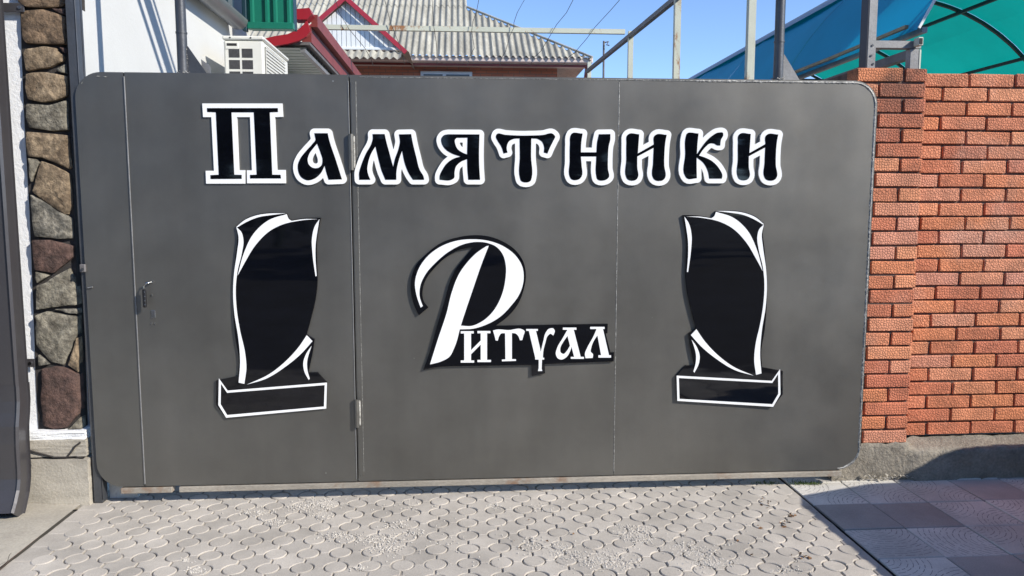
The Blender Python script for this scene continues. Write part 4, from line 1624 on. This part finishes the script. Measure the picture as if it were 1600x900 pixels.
put('edge_beam', MB().box(gx_ - .105, gx_ - .062, YP + .04, 9.4, zS - .035, zS - .002), M_post, pr2)
put('roof_sheet', MB().box(xL, gx_ - .02, YP + .05, 9.5, zS + .034, zS + .06), M_rail, pr2)

# air conditioner
YA = 2.0
a0, a1 = onY(349, 70, YA), onY(411, 70, YA)
at = onY(370, 56, YA).z
ac = thing('air_conditioner', 'white outdoor air conditioner unit on the white side wall', 'air conditioner', ((a0.x + a1.x) / 2, YA + .3, at - .6))
ax0, ax1, az0 = a0.x, a1.x, at - .58
put('casing', MB().bbox(ax0, ax1, YA, YA + .82, az0, at - .03, .012), M_ac, ac)
put('lid', MB().bbox(ax0 - .006, ax1 + .008, YA - .008, YA + .83, at - .029, at, .008), M_ac, ac)
gzt = onY(380, 76, YA).z
sq = (ax1 - ax0)
for cx in (.13, .46):
    for r_ in range(5):
        x0_ = ax0 + sq * cx
        z1_ = gzt - r_ * .082
        put('side_opening', MB().box(x0_, x0_ + sq * .27, YA - .002, YA + .004, z1_ - .064, z1_), M_coil, ac)
hz = onY(360, 69, YA).z
hd_ = put('hand_recess', MB().bbox(ax0 + sq * .05, ax0 + sq * .38, YA - .004, YA + .002, hz - .035, hz + .012, .002), M_ac, ac)
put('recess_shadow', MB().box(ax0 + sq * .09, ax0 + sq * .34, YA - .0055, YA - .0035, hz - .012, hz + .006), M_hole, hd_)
for fx in (.18, .70):
    put('screw', MB().tube([(ax0 + sq * fx, YA - .011, at - .014), (ax0 + sq * fx, YA - .006, at - .014)], .006, 8), M_coil, ac)
fgr = MB()
for k in range(24):
    yy = YA + .05 + k * .026
    fgr.box(ax1 + .004, ax1 + .009, yy, yy + .009, az0 + .05, at - .075)
for k in range(20):
    zz = az0 + .05 + k * .0245
    fgr.box(ax1 + .010, ax1 + .014, YA + .05, YA + .68, zz, zz + .009)
put('fan_back', MB().box(ax1 + .001, ax1 + .003, YA + .045, YA + .69, az0 + .045, at - .07), M_coil, ac)
put('fan_guard', fgr, M_ac, ac)
put('bracket', MB().bbox(SWX, ax1, YA + .1, YA + .14, az0 - .045, az0 - .004, .003), M_post, ac)
put('bracket', MB().bbox(SWX, ax1, YA + .66, YA + .70, az0 - .045, az0 - .004, .003), M_post, ac)

# drainpipe
DY = -0.105
d_edge = onY(31, 456, DY + .09).x                 # far right edge on the wall side
d_rid = onY(17, 447, DY).x
dp = thing('drainpipe', 'brown grey rectangular drainpipe with flared outlet at the left edge', 'drainpipe', (d_rid - .05, DY + .05, 0))
dw = .105


def rect_sweep(path_, w, dpt):
    """rectangular tube swept along (y, z) centre points with its width along x"""
    V, F = [], []
    for i, (y, z, sc) in enumerate(path_):
        a = path_[max(0, i - 1)]
        b_ = path_[min(len(path_) - 1, i + 1)]
        d = Vector((0, b_[0] - a[0], b_[1] - a[1])).normalized()
        nrm = Vector((0, -d.z, d.y))
        r_ = .010
        for sx, sn in ((-1, -1), (1, -1), (1, 1), (-1, 1)):
            for k, (ox, on_) in enumerate(((0, 1), (1, 0)) if sx * sn > 0 else ((1, 0), (0, 1))):
                p = Vector((sx * (w / 2 * sc - r_ * (1 - ox) * 1.0), y, z)) + nrm * sn * (dpt / 2 * sc - r_ * (1 - on_))
                V.append(p)
    n = 8
    for i in range(len(path_) - 1):
        for k in range(n):
            F.append((i * n + k, i * n + (k + 1) % n, (i + 1) * n + (k + 1) % n, (i + 1) * n + k))
    return V, F


cxp = d_rid - dw / 2
zk = onY(40, 610, DY).z
yc = DY + dw / 2
top_ = [(yc, 6.0, 1.0), (yc, zk - .02, 1.0)]
V, F = rect_sweep(top_, dw, dw)
put('pipe', MB().add([v + Vector((cxp, 0, 0)) for v in V], F), M_pipe_brown, dp, recalc=True)
ctr = [(yc, zk + .02, 1.05), (yc - .003, zk - .06, 1.07), (yc - .014, zk - .12, 1.07), (yc - .028, zk - .18, 1.07), (yc - .035, zk - .26, 1.07), (yc - .037, zk - .38, 1.07), (yc - .042, zk - .44, 1.07), (yc - .060, zk - .50, 1.07), (yc - .095, zk - .56, 1.08), (yc - .125, zk - .60, 1.10)]
V, F = rect_sweep(ctr, dw, dw)
el = put('elbow', MB().add([v + Vector((cxp, 0, 0)) for v in V], F), M_pipe_brown, dp, recalc=True)
for bx, by in ((45, 567), (28, 12)):
    p = onY(bx, by, SYF - .0)
    cl_ = put('clamp', MB().bbox(cxp - dw / 2 - .004, p.x + .03, SYF - .004, SYF + .001, p.z - .021, p.z + .021, .001), M_pipe_brown, dp)
    put('screw', MB().tube([(p.x + .01, SYF - .010, p.z), (p.x + .01, SYF - .003, p.z)], .008, 8), M_chrome, cl_)

# ================================================================== OVERHEAD TRACK (carries the gate)
trk = thing('gate_track', 'grey overhead steel track above the gate', 'track', (0, .03, 3.9))
put('rail', MB().bbox(-3.2, 5.0, -.005, .055, 3.871, 3.965, .004), M_steel, trk)
put('cable', MB().tube([(-3.2, .03, 3.73), (5.0, .03, 3.73)], .022, 8), M_steel, trk)
put('cable', MB().tube([(-3.2, .03, 4.05), (5.0, .03, 4.05)], .016, 8), M_steel, trk)

# steel column on the brick pillar, with its side bracket
YC = .14
sp = thing('steel_column', 'square steel column bolted on top of the brick pillar', 'column', (2.4, YC + .05, Z_TOP))
s0, s1 = onY(1356.5, 60, YC).x, onY(1369.5, 60, YC).x
put('shaft', MB().bbox(s0, s1, YC, YC + .07, Z_TOP - .006, 4.0, .002), M_post, sp)
put('dark_left_face', MB().bbox(s0 - .006, s0 - .001, YC + .002, YC + .075, Z_TOP - .006, 4.0, .001), M_navy, sp)  # shaft's left face made dark by a thin added plate
for bx, by in ((1363, 71), (1361, 87), (1364, 100)):
    p = onY(bx, by, YC)
    put('bolt', MB().tube([(p.x, YC - .004, p.z), (p.x, YC - .001, p.z)], .006, 8), M_steel, sp)
br = [onY(x, y, YC + .02) for x, y in ((1370, 63), (1440, 66), (1440, 76), (1370, 77))]
put('arm', MB().bbox(s1 + .001, br[1].x, YC + .02, YC + .065, br[2].z, br[0].z, .002), M_post, sp)
oe = [onY(x, y, YC - .01) for x, y in ((1432, 59), (1439, 72))]
te = put('tube_end', MB().bbox(oe[0].x, oe[1].x, YC - .03, YC + .015, oe[1].z, oe[0].z, .002), M_frame, sp)
put('tube_mouth', MB().box(oe[0].x + .005, oe[1].x - .005, YC - .032, YC - .028, oe[1].z + .006, oe[0].z - .006), M_hole, te)
lg = [onY(x, y, YC + .02) for x, y in ((1422, 77), (1434, 104))]
put('stub_leg', MB().bbox(lg[0].x, lg[1].x, YC + .015, YC + .06, Z_TOP - .02, lg[0].z + .002, .002), M_post, sp)
put('leg_edge', MB().bbox(lg[1].x + .0005, lg[1].x + .012, YC + .013, YC + .06, Z_TOP - .02, lg[0].z - .002, .002), M_frame, sp)

# ================================================================== ARCHED CANOPY BEHIND THE WALL
AR, ACX, ACZ = 2.44, 5.17, 1.58
can = thing('arched_canopy', 'arched canopy of green sheets, left slope coloured as reflected sky, on dark ribs behind the brick wall', 'canopy', (4.4, 4.5, 0))
NY0, NY1 = 1.05, 9.4
TH0, THL = 64.0, 25.0


def arc_pt(th, r=AR):                              # th: tangent angle, 90 = vertical left side, -90 = right side
    t = R(th)
    return (ACX - r * math.sin(t), ACZ + r * math.cos(t))


def arc_sheet(t0, t1, y0, y1, r=AR, th=.006):
    n = max(3, int(abs(t1 - t0) / 5))
    pts = [arc_pt(t0 + (t1 - t0) * k / n, r) for k in range(n + 1)]
    pin = [arc_pt(t0 + (t1 - t0) * k / n, r - th) for k in range(n + 1)]
    return pts, pin


ribs_y = [NY0 + (NY1 - NY0) * k / 4 for k in range(5)]
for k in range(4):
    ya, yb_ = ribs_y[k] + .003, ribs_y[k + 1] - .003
    for t0, t1, m in ((TH0, 10, M_skysheet), (10, -30, M_greensheet), (-30, -66, M_greensheet)):
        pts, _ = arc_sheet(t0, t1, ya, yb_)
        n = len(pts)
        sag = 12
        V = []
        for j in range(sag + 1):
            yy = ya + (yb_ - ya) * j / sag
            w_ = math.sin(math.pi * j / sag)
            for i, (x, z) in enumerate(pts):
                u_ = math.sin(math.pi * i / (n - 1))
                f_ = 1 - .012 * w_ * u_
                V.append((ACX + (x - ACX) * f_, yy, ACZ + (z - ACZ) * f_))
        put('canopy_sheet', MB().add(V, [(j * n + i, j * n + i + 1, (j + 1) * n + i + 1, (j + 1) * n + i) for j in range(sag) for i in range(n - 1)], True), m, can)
for k, y in enumerate(ribs_y[1:]):
    pp = [(*arc_pt(TH0 - 130 * i / 24, AR - .03),) for i in range(25)]
    put('rib', MB().tube([(x, y, z) for x, z in pp], .017, square=True), M_canrib, can)
for th in (TH0 - 1, 40, 12, -20, -44, -65):
    x, z = arc_pt(th, AR - .065)
    put('purlin', MB().tube([(x, NY0 + .04, z), (x, NY1, z)], .018, square=True), M_canrib if th != TH0 - 1 else M_post, can)
x, z = arc_pt(TH0, AR + .012)
put('eave_batten', MB().tube([(x, NY0 + .1, z + .035), (x, NY0 + 1.2, z + .028), (x, NY0 + 2.4, z + .035), (x, 6, z + .03)], .011, square=True), M_timber, can)
xe, ze = arc_pt(TH0, AR)
put('eave_tube', MB().tube([(xe + .05, NY0 + .12, ze - .13), (xe + .05, NY1, ze - .13)], .028, square=True), M_rail, can)
x1, z1 = arc_pt(-65, AR - .07)
for y in (ribs_y[1], ribs_y[2]):
    put('tie', MB().tube([(xe + .05, y, ze + .02), (x1, y, ze + .02)], .009, 6), M_canrib, can)
pp = [arc_pt(TH0 - 90 * i / 20, AR + .006) for i in range(21)]
put('white_end_trim', MB().tube([(x, NY0 - .03, z) for x, z in pp], .004, square=True, rz=.008), M_whitestrip, can)
for k in range(5):
    for sx in (xe + .05, x1)[(1 if k == 0 else 0):]:
        put('canopy_post', MB().tube([(sx, ribs_y[k], 0), (sx, ribs_y[k], ze - .1)], .03, square=True), M_canrib, can)
cs = [arc_pt(t, AR + .012) for t in (40, 36, 32, 28, 24)]
V = [(x, y, z) for y in (NY0 + .02, NY1) for x, z in cs]
put('grey_crest_strip', MB().add(V, [(i, i + 1, 6 + i, 5 + i) for i in range(4)], True), M_greystrip, can)

# ================================================================== TRELLIS FRAME WITH STRINGS
FX, FZ = 2.08, 3.66
fr_ = thing('trellis_frame', 'tall open frame of pale rusty square tubes in the yard', 'frame', (1.0, 4, 0))
for px, d in ((1172, 5.45), (1057, 7.35), (985, 9.35), (921, 12.4)):
    y = CAM_Y + d
    xx = onY(px, 80, y).x
    put('upright', MB().tube([(xx, y, 0), (xx, y, {985: onY(985, 49, y).z, 921: onY(921, 97, y).z}.get(px, 4.6))], .029 if d > 6 else .026, square=True), M_frame, fr_)
YT = CAM_Y + 9.35
zT = onY(980, 50, YT).z
bl = onY(497, 42, YT)
put('cross_beam', MB().tube([(bl.x, YT, zT), (onY(982, 50, YT).x - .045, YT, zT)], .027, square=True), M_frame, fr_)
ra, rb_ = onY(1058, -4, CAM_Y + 7.35 + .06), onY(917, 112, CAM_Y + 12.3)
dirv = (rb_ - ra)
put('side_rail', MB().tube([ra - dirv * .35, rb_], .024, square=True), M_rail, fr_)
for wpts in ([(749, -5), (744, 21), (739, 33), (737, 48), (741, 75), (734, 88), (730, 103)],
             [(822, -5), (808, 20), (803, 35), (803, 43), (797, 55), (790, 80), (783, 92), (781, 103)],
             [(898, -5), (885, 20), (870, 38), (860, 55), (845, 80), (832, 92), (829, 104)],
             [(975, -8), (955, 15), (930, 42), (917, 60), (898, 82), (885, 92), (880, 103)],
             [(600, -5), (605, 15), (610, 35), (620, 60), (628, 80), (630, 88), (632, 100)],
             [(523, -5), (530, 20), (545, 45), (570, 75), (580, 93), (583, 103)],
             [(675, -5), (676, 20), (678, 43), (682, 70), (683, 101)]):
    put('string', MB().tube([onY(x, y, YT - .05 - .004 * i) for i, (x, y) in enumerate(wpts)], .0035, 5), M_wire, fr_)

# ================================================================== HOUSE BEHIND
HY = 14.0
house = thing('brick_house', 'brown brick house with grey wavy slate hip roof behind the gate', 'house', (-1, HY + 3, 0))
eL, eR = onY(420, 86, HY), onY(926, 95, HY)
eZ = (onY(530, 89, HY).z + eR.z) / 2
# roof slope plane: rises to the back
SL = math.tan(R(33))
wx0, wx1 = eL.x - 1.0, eR.x - .75
put('wall', MB().box(wx0, wx1, HY + .55, HY + 8, 0, eZ - .05), M_housebrick, house)
put('gutter', MB().bbox(wx0, eR.x, HY - .06, HY + .06, eZ - .07, eZ + .06, .02), M_gutterp, house)
put('soffit', MB().box(wx0, eR.x - .02, HY + .065, HY + .545, eZ - .09, eZ - .06), M_gutterp, house)
put('fascia', MB().box(wx0, eR.x - .02, HY + .061, HY + .085, eZ - .14, eZ - .091), M_redbrown, house)
put('end_fascia', MB().plate([[(HY + .1, eZ - .05), (HY + .56, eZ - .6), (HY + .75, eZ - .6), (HY + .3, eZ - .05)]], lambda p: (eR.x - .05, p[0], p[1]), lambda p: (eR.x - .12, p[0], p[1])), M_redbrown, house)


def on_slope(x, y):
    """photo point on the front roof slope"""
    d = _f + _r * (x - 800) / FPX - _u * (y - 450) / FPX
    n = np.array([0, -SL, 1.0])
    p0 = np.array([0, HY - .05, eZ + .05])
    t = ((p0 - _c) @ n) / (d @ n)
    return Vector(_c + d * t)


h1, h2 = on_slope(924, 93), on_slope(729, 14)
kx = (h2.x - h1.x) / (h2.y - h1.y)
step_x = h2.x
top_y = HY + 7.5
WAVE = 0.15
SHW = WAVE * 8
LEN = 1.62
c1_ = math.cos(R(33))
ci = 0
y0 = HY - .05
while y0 < h2.y + 3.0:
    y1_ = y0 + LEN * c1_
    x = wx0
    while x < h1.x + .3:
        nx_, ny_ = 48, 4
        V = []
        ok = False
        for i in range(nx_ + 1):
            xx = x + SHW * i / nx_
            lim = top_y if xx < step_x else h1.y + max(0, (xx - h1.x) / kx)
            if xx >= h1.x:
                lim = y0
            for j in range(ny_ + 1):
                yy = y0 - .06 + (y1_ + .06 - y0) * j / ny_
                yc_ = min(yy, max(lim, y0 - .06))
                if lim > y0 + .02:
                    ok = True
                zz = eZ + .05 + (yc_ - (HY - .05)) * SL + .034 * math.sin(2 * math.pi * xx / WAVE) + .016 * (1 - j / ny_) + .008
                V.append((xx, yc_, zz))
        if ok:
            F = []
            for i in range(nx_):
                for j in range(ny_):
                    a = i * (ny_ + 1) + j
                    q = (a, a + ny_ + 1, a + ny_ + 2, a + 1)
                    ys4 = [V[k][1] for k in q]
                    if max(ys4) - min(ys4) > 1e-4 and max(V[k][0] for k in q) < h1.x:
                        F.append(q)
            if F:
                put('slate_sheet', MB().add(V, F, True), M_slate, house)
        x += SHW
    y0 = y1_
# hip capping and right slope
put('hip_cap', MB().tube([(h1.x + .02, h1.y, h1.z + .05), (h2.x + .02, h2.y, h2.z + .05)], .032, 6), M_slate, house)
put('side_slope', MB().add([(h1.x, h1.y, h1.z - .02), (h2.x, h2.y, h2.z - .02), (h2.x, h2.y + 4, h2.z - .02), (h1.x, h2.y + 6, h1.z - .02)], [(0, 3, 2, 1)]), M_slate, house)
w0, w1 = onY(657, 112, HY + .55), onY(738, 112, HY + .55)
wt = onY(700, 111.5, HY + .53).z
wi = put('window', MB().bbox(w0.x, w1.x, HY + .50, HY + .548, wt - 1.3, wt, .01), M_alu, house)
wm = (w0.x * .54 + w1.x * .46)
for xa, xb in ((w0.x + .07, wm - .04), (wm + .04, w1.x - .07)):
    put('pane', MB().box(xa, xb, HY + .495, HY + .499, wt - 1.22, wt - .075), M_glass, wi)
# gable over the porch
GY = 12.6
ap_, gr_, gl_ = onY(541, -3, GY), onY(636, 83, GY), onY(446, 79, GY)
gz0 = onY(590, 74, GY).z
gab = put('gable_roof', MB().add([(ap_.x, GY - .1, ap_.z), (gr_.x + .05, GY - .1, gr_.z), (gr_.x + .05, GY + 4, gr_.z), (ap_.x, GY + 6, ap_.z), (gl_.x, GY - .1, gl_.z), (gl_.x, GY + 4, gl_.z)],
                                 [(0, 1, 2, 3), (4, 0, 3, 5)]), M_slate, house)
for e in (gr_, gl_):
    d = Vector((e.x - ap_.x, 0, e.z - ap_.z))
    L = d.length
    d.normalize()
    up = Vector((-d.z, 0, d.x)) * (1 if d.x > 0 else -1)
    q0, q1 = Vector((ap_.x, 0, ap_.z)) - up * .01, Vector((e.x, 0, e.z)) - up * .01
    lp = [q0 + up * .035, q1 + up * .035, q1 - up * .055, q0 - up * .055]
    put('red_verge', MB().plate([[(p.x, p.z) for p in lp]], lambda p: (p[0], GY - .16, p[1]), lambda p: (p[0], GY - .12, p[1])), M_red, house)
nb = 26
gable_h = lambda x: ap_.z + (gr_.z - ap_.z) * (x - ap_.x) / (gr_.x - ap_.x) if x > ap_.x else ap_.z + (gl_.z - ap_.z) * (x - ap_.x) / (gl_.x - ap_.x)
for k in range(nb):
    xa = gl_.x + (gr_.x - gl_.x) * k / nb + .006
    xb = gl_.x + (gr_.x - gl_.x) * (k + 1) / nb - .006
    za, zb_ = gable_h(xa) - .08, gable_h(xb) - .08
    if min(za, zb_) > gz0 + .02:
        put('siding_board', MB().plate([[(xa, gz0), (xb, gz0), (xb, zb_), (xa, za)]], lambda p: (p[0], GY, p[1]), lambda p: (p[0], GY + .03, p[1])), M_siding, house)
put('siding_backing', MB().plate([[(gl_.x + .2, gz0), (gr_.x - .2, gz0), (ap_.x, ap_.z - .16)]], lambda p: (p[0], GY + .031, p[1]), lambda p: (p[0], GY + .05, p[1])), M_siding, house)
put('sill_board', MB().bbox(gl_.x, gr_.x - .12, GY - .03, GY + .03, gz0 - .06, gz0 - .001, .01), M_siding, house)
ss = MB()
n_ = 60
for j, (yy, zz) in enumerate(((GY - .35, gz0 - .28), (GY - .02, gz0 - .07))):
    for i in range(n_ + 1):
        xx = gl_.x + (gr_.x - .1 - gl_.x) * i / n_
        ss.v.append((xx, yy, zz + .03 * math.sin(2 * math.pi * xx / WAVE)))
for i in range(n_):
    ss.f.append((i, i + 1, n_ + 2 + i, n_ + 1 + i))
    ss.s.append(True)
put('skirt_slate', ss, M_slate, house)

# distant street lamp
lp_ = onY(944, 92, 40)
lt = onY(943.5, 64, 40)
sl = thing('street_lamp', 'thin distant street lamp beside the house roof', 'street lamp', (lp_.x, 40, 0))
put('pole', MB().tube([(lp_.x, 40, 0), (lt.x, 40, lt.z)], .06, 6), M_rail, sl)
put('arm', MB().tube([(lt.x, 40, lt.z - .1), (lt.x + .25, 39.9, lt.z - .05), (lt.x + .12, 39.8, lt.z - .25), (lt.x + .28, 39.8, lt.z - .28)], .035, 6), M_rail, sl)

# ================================================================== STREET SIDE, BEHIND THE CAMERA
# parked car whose shadow falls across the slabs and footing
car = thing('parked_car', 'dark hatchback parked along the pavement at the right', 'car', (4.8, -1.9, 0))
CY0, CY1 = -2.43, -0.77
CX = 2.58
side = [(0.0, .35), (.03, .62), (.10, .74), (.75, .90), (1.05, .97), (1.45, 1.24), (1.7, 1.34), (2.0, 1.39), (2.4, 1.36), (3.0, 1.24), (3.55, 1.03), (3.75, .95), (3.80, .5), (3.75, .28), (.05, .25)]
body = MB()
nn = len(side)
for yv, inset in ((CY0, .10), (CY0 + .12, 0), (CY1 - .12, 0), (CY1, .10)):
    for x, z in side:
        k = max(0, (z - .9)) * .3
        yy = yv
        if yv < -1.9:
            yy = yv + (k if inset else k * .9)
        else:
            yy = yv - (k if inset else k * .9)
        body.v.append((CX + x + (inset if x < 1 else -inset if x > 3 else 0) * .6, yy, z - (inset * .35 if z > .9 else 0)))
for j in range(3):
    for i in range(nn):
        body.f.append((j * nn + i, j * nn + (i + 1) % nn, (j + 1) * nn + (i + 1) % nn, (j + 1) * nn + i))
        body.s.append(False)
body.f += [tuple(range(nn)), tuple(reversed(range(3 * nn, 4 * nn)))]
body.s += [False, False]
put('body', body, M_carpaint, car, recalc=True)
for x in (.70, 3.05):
    for y0_, y1_ in ((CY0 - .01, CY0 + .19), (CY1 - .19, CY1 + .01)):
        w_ = put('wheel', MB().tube([(CX + x, y0_, .30), (CX + x, y1_, .30)], .30, 24), M_rubber, car)
        put('rim', MB().tube([(CX + x, y0_ - .008, .30), (CX + x, y1_ + .008, .30)], .19, 16), M_post, w_)
for y in (CY0 + .012, CY1 - .012):
    sg = 1 if y > -1.9 else -1
    put('side_window', MB().plate([[(1.35, 1.0), (3.3, 1.0), (2.9, 1.20), (2.5, 1.30), (1.85, 1.30)]],
                                  lambda p: (CX + p[0], y + sg * (.008 - .27 * max(0, p[1] - .9)), p[1]), lambda p: (CX + p[0], y - sg * (.02 + .27 * max(0, p[1] - .9)), p[1])), M_glass, car)
for y in (CY0 + .28, CY1 - .28):
    put('headlight', MB().bbox(CX + .035, CX + .16, y - .17, y + .17, .60, .71, .03), M_glass, car)
    put('tail_light', MB().bbox(CX + 3.66, CX + 3.80, y - .10, y + .10, .72, .90, .02), M_red, car)
put('windscreen', MB().add([(CX + 1.09, CY0 + .18, .992), (CX + 1.09, CY1 - .18, .992), (CX + 1.44, CY1 - .27, 1.245), (CX + 1.44, CY0 + .27, 1.245)], [(0, 3, 2, 1)]), M_glass, car)
put('number_plate', MB().bbox(CX - .012, CX + .0, -1.86, -1.34, .40, .51, .003), M_white, car)
# belt of trees across the street
tb = MB()
rt = random.Random(9)
for k in range(16):
    cx = -34 + k * 4.6 + rt.uniform(-1, 1)
    cyy = -24 + rt.uniform(-2.5, 2.5)
    hh = rt.uniform(6, 10)
    tb.tube([(cx, cyy, 0), (cx + .2, cyy, hh * .5)], [.2, .1], 6)
    for _ in range(700):
        a, b_, r_ = rt.uniform(0, 6.28), math.acos(rt.uniform(-1, 1)), rt.random()**.4
        p = Vector((cx + 2.9 * r_ * math.sin(b_) * math.cos(a), cyy + 2.4 * r_ * math.sin(b_) * math.sin(a), hh * .52 + hh * .47 * r_ * math.cos(b_)))
        u = Vector((rt.gauss(0, 1), rt.gauss(0, 1), rt.gauss(0, 1))).normalized() * .42
        v = Vector((rt.gauss(0, 1), rt.gauss(0, 1), rt.gauss(0, 1))).normalized() * .36
        tb.add([p - u, p + v, p + u, p - v], [(0, 1, 2, 3)])
g = put('tree_belt', tb, M_leaf)
g['kind'] = 'stuff'
tag(g, 'belt of green trees across the street', 'trees')

scene.render.engine = 'CYCLES'
